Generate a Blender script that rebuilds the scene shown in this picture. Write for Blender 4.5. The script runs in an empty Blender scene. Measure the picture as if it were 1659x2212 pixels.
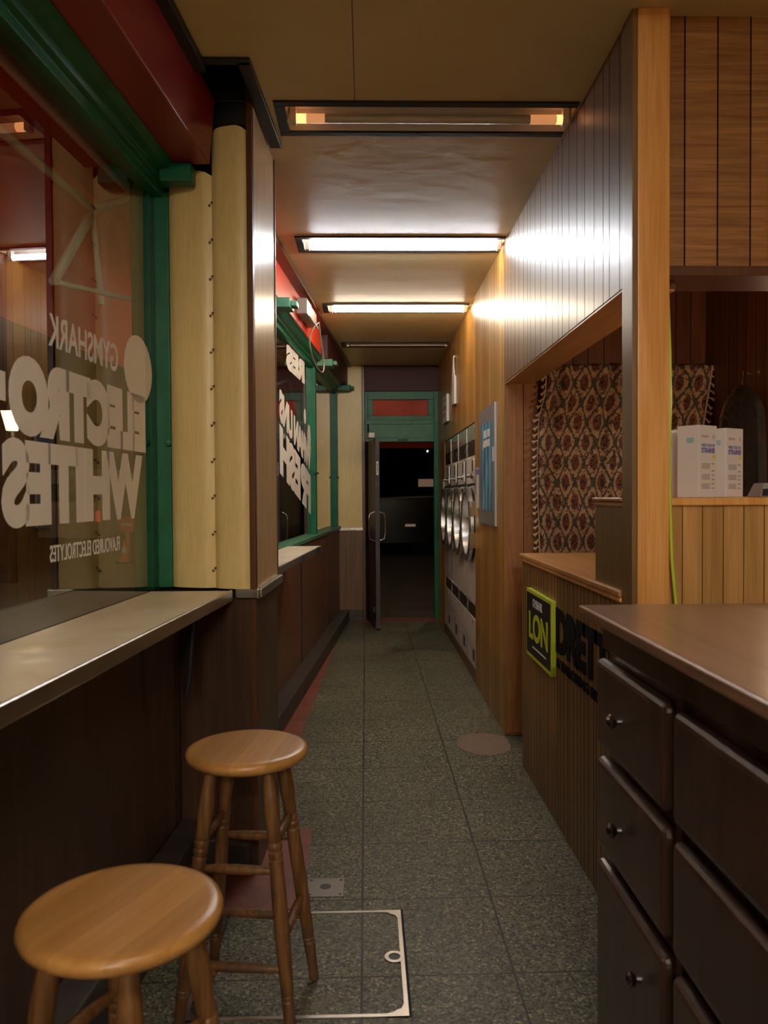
import bpy, bmesh, math, random
from mathutils import Vector, Matrix
random.seed(7)
C = bpy.context.scene.collection
PI = math.pi
scn = bpy.context.scene

# ---------------------------------------------------------------- camera, world, exposure
FPX, IW, IH = 1720.0, 1659.0, 2212.0
cam_d = bpy.data.cameras.new('camera'); cam = bpy.data.objects.new('camera', cam_d); C.objects.link(cam)
yaw, pitch, roll = math.atan(39.5/FPX), math.atan(38/FPX), math.radians(0.35)
fwd = Vector((math.sin(yaw)*math.cos(pitch), math.cos(yaw)*math.cos(pitch), -math.sin(pitch)))
rgt0 = Vector((math.cos(yaw), -math.sin(yaw), 0)); up0 = rgt0.cross(fwd)
rgt = rgt0*math.cos(roll) - up0*math.sin(roll); upv = up0*math.cos(roll) + rgt0*math.sin(roll)
m = Matrix((rgt, upv, -fwd)).transposed().to_4x4(); m.translation = Vector((0, 0, 1.4))
cam.matrix_world = m
cam_d.sensor_fit = 'VERTICAL'; cam_d.sensor_height = 36.0; cam_d.lens = FPX/IH*36.0
cam_d.clip_start = 0.02; cam_d.clip_end = 200
cam_d.dof.use_dof = True; cam_d.dof.focus_distance = 4.2; cam_d.dof.aperture_fstop = 4.5
scn.camera = cam
scn.view_settings.view_transform = 'Standard'; scn.view_settings.look = 'None'
scn.view_settings.exposure = 0.0; scn.view_settings.gamma = 1.0
scn.view_settings.use_curve_mapping = False
w = bpy.data.worlds.new('night'); scn.world = w; w.use_nodes = True
w.node_tree.nodes['Background'].inputs[0].default_value = (0.005, 0.006, 0.010, 1)
w.node_tree.nodes['Background'].inputs[1].default_value = 0.35

TUBE_COOL, TUBE_WARM, TUBE_BACK, TUBE_NEAR, END_GLOW = 98.0, 80.0, 380.0, 80.0, 0.28
CEIL = 2.83
def lamp(name, loc, power, col, radius=0.04):
    l = bpy.data.lights.new(name, 'POINT'); l.energy = power; l.color = col; l.shadow_soft_size = radius
    o = bpy.data.objects.new(name, l); o.location = loc; C.objects.link(o); return o
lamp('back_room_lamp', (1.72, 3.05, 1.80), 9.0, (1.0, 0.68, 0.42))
lamp('lantern_and_fill_light', (-5.6, 13.4, 2.7), 60.0, (1.0, 0.72, 0.42), 0.12)
lamp('lantern_and_fill_light', (1.6, 11.6, 4.6), 75.0, (1.0, 0.66, 0.38), 0.15)  # unseen fill light, added to warm and brighten the paving beyond the door
lamp('lantern_and_fill_light', (-4.6, 4.0, 3.4), 130.0, (1.0, 0.66, 0.42), 0.15)  # added fill with no visible source, makes the awning fabric glow from behind

# ---------------------------------------------------------------- materials
def srgb(r, g, b):
    f = lambda c: (c/255/12.92) if c <= 10 else ((c/255+0.055)/1.055)**2.4
    return (f(r), f(g), f(b), 1)
class NT:
    def __init__(s, name):
        s.m = bpy.data.materials.new(name); s.m.use_nodes = True
        s.t = s.m.node_tree; s.b = s.t.nodes['Principled BSDF']; s.out = s.t.nodes['Material Output']
    def n(s, typ, **kw):
        nd = s.t.nodes.new(typ)
        for k, v in kw.items(): setattr(nd, k, v)
        return nd
    def put(s, sock, v):
        if hasattr(v, 'is_output') or isinstance(v, bpy.types.NodeSocket): s.t.links.new(v, sock)
        else: sock.default_value = v
    def math(s, op, a, b=None, c=None):
        nd = s.n('ShaderNodeMath', operation=op)
        s.put(nd.inputs[0], a)
        if b is not None: s.put(nd.inputs[1], b)
        if c is not None: s.put(nd.inputs[2], c)
        return nd.outputs[0]
    def mix(s, f, a, b):
        nd = s.n('ShaderNodeMix', data_type='RGBA')
        s.put(nd.inputs[0], f); s.put(nd.inputs[6], a); s.put(nd.inputs[7], b)
        return nd.outputs[2]
    def coord(s, which='Object'):
        return s.n('ShaderNodeTexCoord').outputs[which]
    def xyz(s, v):
        nd = s.n('ShaderNodeSeparateXYZ'); s.put(nd.inputs[0], v); return nd.outputs
    def noise(s, vec, scale, detail=4, rough=0.55, dist=0.0, msc=None):
        if msc:
            mp = s.n('ShaderNodeMapping'); s.put(mp.inputs[0], vec); mp.inputs['Scale'].default_value = msc; vec = mp.outputs[0]
        nd = s.n('ShaderNodeTexNoise'); s.put(nd.inputs['Vector'], vec)
        nd.inputs['Scale'].default_value = scale; nd.inputs['Detail'].default_value = detail
        nd.inputs['Roughness'].default_value = rough; nd.inputs['Distortion'].default_value = dist
        return nd.outputs[0]
    def ramp(s, f, stops, interp='LINEAR'):
        nd = s.n('ShaderNodeValToRGB'); s.put(nd.inputs[0], f); cr = nd.color_ramp; cr.interpolation = interp
        while len(cr.elements) < len(stops): cr.elements.new(0.5)
        for e, (p, c) in zip(cr.elements, stops): e.position = p; e.color = c
        return nd.outputs[0]
    def bump(s, h, strength=0.3, dist=0.01):
        nd = s.n('ShaderNodeBump'); s.put(nd.inputs['Height'], h)
        nd.inputs['Strength'].default_value = strength; nd.inputs['Distance'].default_value = dist
        s.t.links.new(nd.outputs[0], s.b.inputs['Normal']); return nd
    def set(s, col=None, rough=None, metal=None, spec=None, coat=None):
        if col is not None: s.put(s.b.inputs['Base Color'], col)
        if rough is not None: s.put(s.b.inputs['Roughness'], rough)
        if metal is not None: s.put(s.b.inputs['Metallic'], metal)
        if spec is not None: s.put(s.b.inputs['Specular IOR Level'], spec)
        if coat is not None: s.put(s.b.inputs['Coat Weight'], coat)
        return s.m

def paint(name, c, rough=0.45, var=0.18, scale=6, bump=0.0, spec=0.5):
    t = NT(name); v = t.coord(); n = t.noise(v, scale, 5, 0.6)
    dark = tuple(x*(1-var) for x in c[:3])+(1,); light = tuple(min(1, x*(1+var)) for x in c[:3])+(1,)
    t.set(t.ramp(n, [(0.3, dark), (0.7, light)]), rough, 0, spec)
    if bump: t.bump(t.noise(v, 60, 4), bump, 0.004)
    return t.m
def metal(name, c, rough=0.3, brushed=None):
    t = NT(name); v = t.coord()
    n = t.noise(v, 12, 5, 0.6, 0, brushed or (1, 1, 1))
    t.set(t.ramp(n, [(0.25, tuple(x*0.75 for x in c[:3])+(1,)), (0.75, c)]), t.ramp(n, [(0.2, (rough*0.7,)*3+(1,)), (0.8, (rough*1.3,)*3+(1,))]), 1.0)
    return t.m
def wood(name, c1, c2, rough=0.35, grain='z', scale=1.0, groove=None, gcol=None, coat=0.0, figure=0.5, spec=0.5):
    """groove = (axis index, period, [positions], halfwidth in fraction)"""
    t = NT(name); v = t.coord()
    k = {'z': (14, 14, 0.9), 'x': (0.9, 14, 14), 'y': (14, 0.9, 14)}[grain]
    n1 = t.noise(v, 1.6*scale, 6, 0.6, 1.2*figure, k)
    kf = {'z': (60, 60, 1.6), 'x': (1.6, 60, 60), 'y': (60, 1.6, 60)}[grain]
    n2 = t.noise(v, 3.0*scale, 3, 0.5, 0.2, kf)
    f = t.math('ADD', t.math('MULTIPLY', n1, 0.65), t.math('MULTIPLY', n2, 0.35))
    mid = tuple((a+b)/2 for a, b in zip(c1, c2))
    col = t.ramp(f, [(0.34, c1), (0.5, mid), (0.64, c2)])
    h = t.math('MULTIPLY', f, 0.15)
    if groove:
        ax, per, pos, hw = groove
        u = t.math('FRACT', t.math('DIVIDE', t.math('ADD', t.xyz(v)[ax], 50*per), per))
        mask = None
        for p in pos:
            k_ = t.math('LESS_THAN', t.math('ABSOLUTE', t.math('SUBTRACT', u, p)), hw)
            mask = k_ if mask is None else t.math('MAXIMUM', mask, k_)
        # each plank its own slight tone
        st = [(0.0, (0.9,)*3+(1,))]+[(p, ((0.82, 1.0, 0.9, 1.06, 0.95, 0.86)[i % 6],)*3+(1,)) for i, p in enumerate(pos)]
        tone = t.ramp(u, st, 'CONSTANT')
        mul = t.n('ShaderNodeMix', data_type='RGBA', blend_type='MULTIPLY'); mul.inputs[0].default_value = 1.0
        t.put(mul.inputs[6], col); t.put(mul.inputs[7], tone)
        col = t.mix(mask, mul.outputs[2], gcol or tuple(x*0.15 for x in c1[:3])+(1,))
        h = t.math('SUBTRACT', h, mask)
        inv = t.math('SUBTRACT', 1.0, mask)
        spec = t.math('MULTIPLY', inv, spec); coat = t.math('MULTIPLY', inv, coat)
    t.bump(h, 0.35, 0.004)
    t.set(col, rough, 0, spec, coat)
    t.b.inputs['Coat Roughness'].default_value = 0.22
    return t.m
def emit(name, col, strength):
    t = NT(name)
    t.set((0.8, 0.8, 0.8, 1), 0.4)
    t.b.inputs['Emission Color'].default_value = col; t.b.inputs['Emission Strength'].default_value = strength
    return t.m
def glass_mat(name, tint=(0.93, 0.95, 0.94, 1), refl=1.0):
    t = NT(name)
    tr = t.n('ShaderNodeBsdfTransparent'); tr.inputs[0].default_value = tint
    gl = t.n('ShaderNodeBsdfGlossy'); gl.inputs['Roughness'].default_value = 0.004; gl.inputs[0].default_value = (1, 1, 1, 1)
    fr = t.n('ShaderNodeFresnel'); fr.inputs[0].default_value = 1.5
    geo = t.n('ShaderNodeNewGeometry')
    f = t.math('MULTIPLY', fr.outputs[0], t.math('MULTIPLY', refl, t.math('SUBTRACT', 1.0, geo.outputs['Backfacing'])))
    mx = t.n('ShaderNodeMixShader'); t.put(mx.inputs[0], f)
    t.t.links.new(tr.outputs[0], mx.inputs[1]); t.t.links.new(gl.outputs[0], mx.inputs[2])
    t.t.links.new(mx.outputs[0], t.out.inputs[0])
    return t.m

M = {}
M['ceiling'] = None
def mk_ceiling():
    t = NT('ceiling_paint'); v = t.coord(); x = t.xyz(v)
    n = t.noise(v, 1.3, 5, 0.6)
    col = t.ramp(n, [(0.3, srgb(212, 188, 134)), (0.7, srgb(228, 204, 150))])
    s1 = t.math('MULTIPLY', t.math('LESS_THAN', t.math('ABSOLUTE', t.math('ADD', x[0], 0.03)), 0.0016), t.math('LESS_THAN', x[1], 2.95))
    s2 = t.math('LESS_THAN', t.math('ABSOLUTE', t.math('SUBTRACT', x[1], 4.44)), 0.0014)
    s3 = t.math('LESS_THAN', t.math('ABSOLUTE', t.math('SUBTRACT', x[1], 5.72)), 0.0016)
    sm = t.math('MAXIMUM', s1, t.math('MAXIMUM', s2, s3))
    spots = t.math('GREATER_THAN', t.noise(v, 30, 2, 0.5), 0.80)
    col = t.mix(t.math('MAXIMUM', sm, spots), col, srgb(96, 76, 46))
    t.set(col, 0.42, 0, 0.4); t.bump(t.noise(v, 6, 3), 0.12, 0.02); return t.m
M['ceiling'] = mk_ceiling()
def mk_floor():
    t = NT('terrazzo_tiles'); v = t.coord(); x = t.xyz(v)
    vo = t.n('ShaderNodeTexVoronoi'); t.put(vo.inputs['Vector'], v); vo.inputs['Scale'].default_value = 150
    rnd = t.n('ShaderNodeSeparateColor'); t.put(rnd.inputs[0], vo.outputs['Color'])
    chips = t.ramp(rnd.outputs[0], [(0.0, srgb(50, 51, 43)), (0.22, srgb(84, 86, 72)), (0.5, srgb(110, 108, 90)), (0.8, srgb(134, 126, 106)), (0.95, srgb(172, 160, 134))], 'CONSTANT')
    big = t.noise(v, 1.7, 5, 0.65)
    dirt = t.ramp(big, [(0.35, (0.66, 0.66, 0.60, 1)), (0.65, (1, 0.95, 0.86, 1))])
    mul = t.n('ShaderNodeMix', data_type='RGBA', blend_type='MULTIPLY'); mul.inputs[0].default_value = 1
    t.put(mul.inputs[6], chips); t.put(mul.inputs[7], dirt)
    def line(c, off, per, hw):
        u = t.math('FRACT', t.math('DIVIDE', t.math('ADD', t.math('SUBTRACT', c, off), 40*per), per))
        return t.math('LESS_THAN', t.math('ABSOLUTE', t.math('SUBTRACT', u, 0.5)), hw/per)
    gx = line(x[0], -0.02-0.2225, 0.445, 0.0036)
    yy = t.math('ADD', x[1], t.math('MULTIPLY', x[0], -0.011))
    gy = line(yy, 2.722-0.22035, 0.4407, 0.0030)
    g = t.math('MAXIMUM', gx, gy)
    col = t.mix(g, mul.outputs[2], srgb(34, 30, 24))
    worn = t.math('MULTIPLY', t.math('GREATER_THAN', t.noise(v, 3.1, 6, 0.7), 0.62), 0.35)
    col = t.mix(worn, col, srgb(108, 88, 68))
    t.set(col, t.ramp(big, [(0.3, (0.38,)*3+(1,)), (0.7, (0.6,)*3+(1,))]), 0, 0.35)
    t.bump(t.math('SUBTRACT', 1.0, g), 0.25, 0.003); return t.m
M['floor'] = mk_floor()
M['red_tile'] = paint('red_quarry_tile', srgb(122, 66, 54), 0.5, 0.3, 9, 0.1)
M['red'] = paint('red_gloss_paint', srgb(136, 24, 22), 0.32, 0.12, 4)
M['orange_red'] = paint('orange_red_paint', srgb(206, 62, 36), 0.4, 0.08, 4)
M['lintel_red'] = paint('maroon_paint', srgb(66, 10, 14), 0.6, 0.15, 4)
M['green'] = paint('green_gloss_paint', srgb(14, 94, 62), 0.4, 0.2, 9, 0.25, 0.3)
M['pale_green'] = paint('pale_green_paint', srgb(76, 124, 98), 0.45, 0.18, 12, 0.25, 0.3)
M['black'] = paint('black_paint', srgb(22, 19, 22), 0.5, 0.3, 10, 0.2)
M['soot'] = paint('sooty_black', srgb(14, 12, 13), 0.8, 0.4, 10, 0.3)
def mk_cream():
    t = NT('cream_wall_panel'); v = t.coord()
    n = t.noise(v, 2.0, 5, 0.6, 0, (1, 1, 0.3)); fine = t.noise(v, 90, 3, 0.6, 0, (1, 1, 0.12))
    f = t.math('ADD', t.math('MULTIPLY', n, 0.6), t.math('MULTIPLY', fine, 0.4))
    t.set(t.ramp(f, [(0.35, srgb(212, 184, 118)), (0.65, srgb(232, 206, 142))]), 0.36, 0, 0.5)
    t.bump(fine, 0.12, 0.002); return t.m
M['cream'] = mk_cream()
M['beige'] = wood('beige_laminate', srgb(206, 172, 122), srgb(222, 190, 140), 0.26, 'z', 1.0)
M['dado'] = wood('dark_dado_panel', srgb(58, 40, 30), srgb(84, 60, 44), 0.42, 'z', 1.0)
M['dado_far'] = wood('brown_dado_panel', srgb(96, 64, 44), srgb(124, 86, 60), 0.36, 'z', 1.0)
M['brown_strip'] = wood('brown_cover_strip', srgb(84, 50, 30), srgb(106, 66, 40), 0.35, 'z')
M['ledge'] = paint('worn_dark_ledge', srgb(62, 54, 50), 0.5, 0.4, 8, 0.2)
def mk_shelf():
    t = NT('worn_cream_laminate'); v = t.coord(); n = t.noise(v, 3.0, 6, 0.65)
    t.set(t.ramp(n, [(0.35, srgb(218, 200, 156)), (0.5, srgb(228, 214, 184)), (0.65, srgb(230, 218, 202))]), t.ramp(t.noise(v, 9, 4), [(0.3, (0.3,)*3+(1,)), (0.7, (0.5,)*3+(1,))]), 0, 0.45); return t.m
M['shelf'] = mk_shelf()
M['alu'] = metal('worn_aluminium', (0.66, 0.64, 0.61, 1), 0.3, (0.5, 0.15, 0.5))
M['steel'] = metal('brushed_steel', (0.72, 0.69, 0.66, 1), 0.32, (1, 8, 1))
M['chrome'] = metal('chrome', (0.75, 0.74, 0.72, 1), 0.12)
M['dryer'] = metal('grey_dryer_enamel', (0.47, 0.44, 0.42, 1), 0.5)
def mk_dryer():
    t = NT('grey_dryer_panel'); v = t.coord(); n = t.noise(v, 5, 4)
    t.set(t.ramp(n, [(0.3, srgb(194, 182, 174)), (0.7, srgb(210, 198, 190))]), 0.45, 0.0, 0.5); return t.m
M['dryer'] = mk_dryer()
M['dryer_top'] = paint('pale_dryer_glass', srgb(150, 146, 132), 0.14, 0.05, 5)
M['dryer_dark'] = paint('dark_dryer_band', srgb(52, 42, 40), 0.3, 0.2, 5)
M['rubber'] = paint('black_rubber', srgb(16, 15, 15), 0.6, 0.2, 5)
M['dark_glass'] = paint('dark_door_glass', srgb(38, 38, 38), 0.08, 0.2, 3)
GR = [0.02, 0.19, 0.30, 0.47, 0.66, 0.83]
M['bulkhead'] = wood('grooved_bulkhead_panelling', srgb(92, 62, 36), srgb(134, 94, 56), 0.40, 'z', 1.0, (1, 0.62, GR, 0.0045), coat=0.2, figure=1.2)
M['panel'] = wood('plain_oak_panelling', srgb(150, 106, 48), srgb(186, 136, 68), 0.34, 'z', 1.0, (1, 0.40, [0.06, 0.27, 0.34, 0.58, 0.9], 0.006), gcol=srgb(70, 42, 18), coat=0.15)
M['panel_front'] = wood('horizontal_grain_plank_panelling', srgb(128, 80, 40), srgb(182, 126, 72), 0.38, 'x', 0.9, (0, 0.4064, [0.1277, 0.3812, 0.6275, 0.874], 0.0058), gcol=srgb(36, 20, 10), coat=0.1, figure=2.0)
M['half_wall'] = wood('pale_plank_half_wall', srgb(172, 122, 66), srgb(206, 156, 94), 0.36, 'z', 1.0, (0, 0.2545, [0.06, 0.315, 0.565, 0.815], 0.006), gcol=srgb(96, 60, 26), coat=0.1)
M['post'] = wood('varnished_pine', srgb(212, 140, 66), srgb(240, 178, 106), 0.3, 'z', 1.0, coat=0.25)
M['recess'] = wood('recess_oak_planks_lit', srgb(160, 106, 60), srgb(196, 138, 86), 0.4, 'z', 1.0, (0, 0.30, [0.02, 0.31, 0.62], 0.007), figure=1.6)  # lighter copy: the well-lit look of the pilaster planks is in the colour
M['recess_shaded'] = wood('recess_oak_planks_shaded', srgb(104, 62, 36), srgb(136, 86, 54), 0.4, 'z', 1.0, (0, 0.30, [0.02, 0.31, 0.62], 0.007), figure=1.6)  # same planks darkened: the back wall's shade is put into the colour
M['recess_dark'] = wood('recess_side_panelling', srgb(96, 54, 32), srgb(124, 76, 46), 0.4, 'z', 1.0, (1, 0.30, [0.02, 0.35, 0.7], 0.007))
M['bead'] = wood('grooved_counter_front', srgb(118, 84, 42), srgb(150, 110, 60), 0.42, 'z', 1.0, (1, 0.36, [0.03, 0.16, 0.29, 0.45, 0.60, 0.69, 0.87], 0.0075), gcol=srgb(40, 24, 12))
M['counter_top'] = wood('worn_counter_top', srgb(170, 120, 66), srgb(204, 152, 92), 0.34, 'y', 1.0)
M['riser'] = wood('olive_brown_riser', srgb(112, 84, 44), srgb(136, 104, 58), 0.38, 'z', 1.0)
M['chest'] = wood('dark_walnut_chest', srgb(60, 40, 32), srgb(84, 58, 46), 0.42, 'z', 1.0, coat=0.4)
M['chest_top'] = wood('dark_walnut_top', srgb(132, 100, 78), srgb(160, 122, 96), 0.3, 'y', 1.0, coat=0.4)
M['seat'] = wood('honey_beech_seat', srgb(182, 124, 62), srgb(206, 152, 86), 0.34, 'x', 0.45, (1, 0.33, [0.16, 0.36, 0.55, 0.74], -1.0), coat=0.2)
def mk_leg():
    t = NT('worn_beech_leg'); v = t.coord(); z = t.xyz(v)[2]
    n = t.noise(v, 7, 6, 0.7, 0.4); g = t.noise(v, 4, 4, 0.6, 0.4, (16, 16, 1))
    col = t.ramp(g, [(0.35, srgb(96, 62, 32)), (0.65, srgb(134, 92, 52))])
    wear = t.math('GREATER_THAN', t.math('ADD', n, t.math('MULTIPLY', z, -0.35)), 0.46)
    col = t.mix(t.math('MULTIPLY', wear, 0.55), col, srgb(84, 66, 52))
    t.set(col, 0.42, 0, 0.4); return t.m
M['leg'] = mk_leg()
M['white_frame'] = paint('awning_frame_enamel', srgb(236, 226, 210), 0.4, 0.1, 6)
def mk_awning():
    t = NT('red_awning_fabric'); v = t.coord(); n = t.noise(v, 3, 4)
    col = t.ramp(n, [(0.3, srgb(206, 62, 34)), (0.7, srgb(224, 84, 48))]); t.set(col, 0.7, 0, 0.2)
    tl = t.n('ShaderNodeBsdfTranslucent'); t.put(tl.inputs[0], col)
    mx = t.n('ShaderNodeMixShader'); mx.inputs[0].default_value = 0.45
    t.t.links.new(t.b.outputs[0], mx.inputs[1]); t.t.links.new(tl.outputs[0], mx.inputs[2]); t.t.links.new(mx.outputs[0], t.out.inputs[0]); return t.m
M['awning'] = mk_awning()
M['vinyl'] = paint('white_window_vinyl', srgb(244, 236, 224), 0.55, 0.03, 3)
M['glass'] = glass_mat('window_glass', (0.93, 0.95, 0.94, 1), 1.8)
M['transom_glass'] = paint('red_transom_panel', srgb(190, 78, 58), 0.6, 0.2, 3, 0, 0.2)
M['lime'] = paint('lime_paint', srgb(188, 200, 40), 0.45, 0.05, 4)
M['lime_cable'] = paint('lime_cable_sheath', srgb(198, 214, 62), 0.4, 0.05, 4)
M['sign_black'] = paint('black_sign_board', srgb(22, 24, 26), 0.4, 0.1, 4)
M['letter_black'] = paint('black_cut_lettering', srgb(12, 11, 10), 0.85, 0.1, 4, 0, 0.1)
M['sign_white'] = paint('white_print', srgb(214, 210, 206), 0.5, 0.03, 4)
M['carton'] = paint('white_carton_board', srgb(232, 226, 222), 0.5, 0.02, 3)
M['purple_print'] = paint('purple_print', srgb(112, 104, 176), 0.5, 0.03, 3)
M['blue_print'] = paint('pale_blue_print', srgb(130, 192, 210), 0.5, 0.03, 3)
M['yellow_print'] = paint('yellow_print', srgb(232, 214, 90), 0.5, 0.03, 3)
M['grey_print'] = paint('grey_print', srgb(158, 146, 146), 0.5, 0.03, 3)
M['pink_print'] = paint('pink_print', srgb(208, 166, 166), 0.5, 0.03, 3)
M['grey_mount'] = paint('grey_poster_mount', srgb(126, 118, 114), 0.35, 0.04, 3)
M['paper'] = paint('white_paper', srgb(206, 200, 194), 0.6, 0.04, 5)
M['orange_print'] = paint('orange_print', srgb(210, 90, 40), 0.5, 0.05, 5)
def mk_poster():
    t = NT('blue_striped_poster_print'); v = t.coord(); x = t.xyz(v)
    n = t.noise(v, 3, 4); s = t.math('SINE', t.math('ADD', t.math('MULTIPLY', x[1], 44), t.math('MULTIPLY', n, 4)))
    t.set(t.ramp(t.math('MULTIPLY_ADD', s, 0.25, t.math('MULTIPLY', n, 0.9)), [(0.2, srgb(58, 112, 140)), (0.5, srgb(92, 152, 176)), (0.8, srgb(146, 196, 208))]), 0.25, 0, 0.5); return t.m
M['poster'] = mk_poster()
M['plastic_grey'] = paint('grey_plastic', srgb(150, 136, 122), 0.45, 0.06, 5)
M['dark_door'] = paint('dark_maroon_door', srgb(32, 22, 25), 0.45, 0.4, 7, 0.2)
M['door_edge'] = paint('scuffed_door_edge', srgb(66, 58, 64), 0.5, 0.4, 9, 0.2)
M['patch'] = paint('worn_floor_patch', srgb(122, 100, 80), 0.6, 0.2, 30, 0.2)
M['brass'] = metal('dull_steel_trim', (0.50, 0.45, 0.40, 1), 0.35)
M['cover'] = metal('dark_cover_plate', (0.22, 0.20, 0.18, 1), 0.45)
M['knob'] = metal('dark_knob', (0.35, 0.33, 0.32, 1), 0.2)
M['garment'] = paint('dark_garment_cloth', srgb(40, 34, 34), 0.8, 0.2, 5)
M['poly'] = glass_mat('polythene', (0.9, 0.9, 0.9, 1), 0.8)
M['trough'] = paint('white_fitting_enamel', srgb(226, 216, 202), 0.4, 0.06, 8)
M['tube_off'] = paint('unlit_tube_glass', srgb(196, 182, 168), 0.2, 0.05, 6)
M['tube_cool'] = emit('lit_cool_tube', (0.92, 0.96, 1.0, 1), TUBE_COOL)
M['tube_warm'] = emit('lit_warm_tube', (1.0, 0.86, 0.66, 1), TUBE_WARM)
M['tube_back'] = emit('lit_tube', (1.0, 0.92, 0.80, 1), TUBE_BACK)
M['tube_near'] = emit('weakly_lit_tube', (1.0, 0.92, 0.82, 1), TUBE_NEAR)
M['tube_glow'] = emit('faintly_glowing_tube', (1.0, 0.36, 0.12, 1), 0.5)
M['tube_end'] = emit('glowing_tube_end', (1.0, 0.36, 0.12, 1), END_GLOW*9)
M['tarmac'] = paint('street_paving', srgb(74, 66, 56), 0.55, 0.3, 5, 0.2)
M['night_wall'] = paint('dark_street_wall', srgb(28, 24, 24), 0.8, 0.3, 2)
M['van'] = paint('pale_van_paint', srgb(186, 176, 160), 0.35, 0.05, 3)
M['car'] = paint('black_car_paint', srgb(14, 14, 16), 0.2, 0.1, 3)
M['yellow_plate'] = paint('yellow_plate', srgb(196, 172, 40), 0.5, 0.05, 3)
M['sign_red'] = paint('road_sign_red', srgb(206, 44, 30), 0.4, 0.05, 3)
M['lantern'] = emit('lantern_glow', (1.0, 0.72, 0.40, 1), 1.6)
M['far_light'] = emit('distant_lit_window', (0.75, 0.8, 1.0, 1), 3.0)
M['far_warm'] = emit('distant_lit_sign', (1.0, 0.6, 0.4, 1), 0.11)
M['tail'] = emit('red_tail_lamp', (1.0, 0.05, 0.03, 1), 0.25)
M['white_wire'] = paint('white_cord', srgb(210, 200, 186), 0.5, 0.05, 5)
def mk_curtain():
    t = NT('damask_curtain_cloth'); uv = t.coord('UV'); x = t.xyz(uv)
    cx = t.math('COSINE', t.math('MULTIPLY', x[0], 2*PI/0.135)); cy = t.math('COSINE', t.math('MULTIPLY', x[1], 2*PI/0.225))
    g = t.math('ABSOLUTE', t.math('ADD', cx, cy))
    n = t.noise(uv, 55, 4, 0.6); nf = t.noise(uv, 150, 3, 0.6)
    gg = t.math('ADD', g, t.math('MULTIPLY', t.math('SUBTRACT', n, 0.5), 1.3))
    flower = t.ramp(n, [(0.36, srgb(52, 60, 58)), (0.47, srgb(124, 70, 56)), (0.54, srgb(160, 100, 78)), (0.60, srgb(70, 70, 62))], 'CONSTANT')
    base = t.ramp(nf, [(0.35, srgb(176, 142, 114)), (0.65, srgb(214, 180, 148))])
    line = t.ramp(nf, [(0.45, srgb(70, 74, 66)), (0.55, srgb(126, 108, 88))], 'CONSTANT')
    isl = t.math('LESS_THAN', gg, 0.26); isf = t.math('GREATER_THAN', gg, 1.22)
    sprig = t.math('GREATER_THAN', t.noise(uv, 42, 3, 0.6, 0.6), 0.57)
    base = t.mix(sprig, base, srgb(108, 88, 72))
    col = t.mix(isf, t.mix(isl, base, line), flower)
    t.set(col, 0.8, 0, 0.2); t.b.inputs['Sheen Weight'].default_value = 0.2
    t.bump(nf, 0.15, 0.002); return t.m
M['curtain'] = mk_curtain()
M['tassel'] = paint('cream_tassel', srgb(206, 182, 154), 0.8, 0.08, 20)

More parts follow.
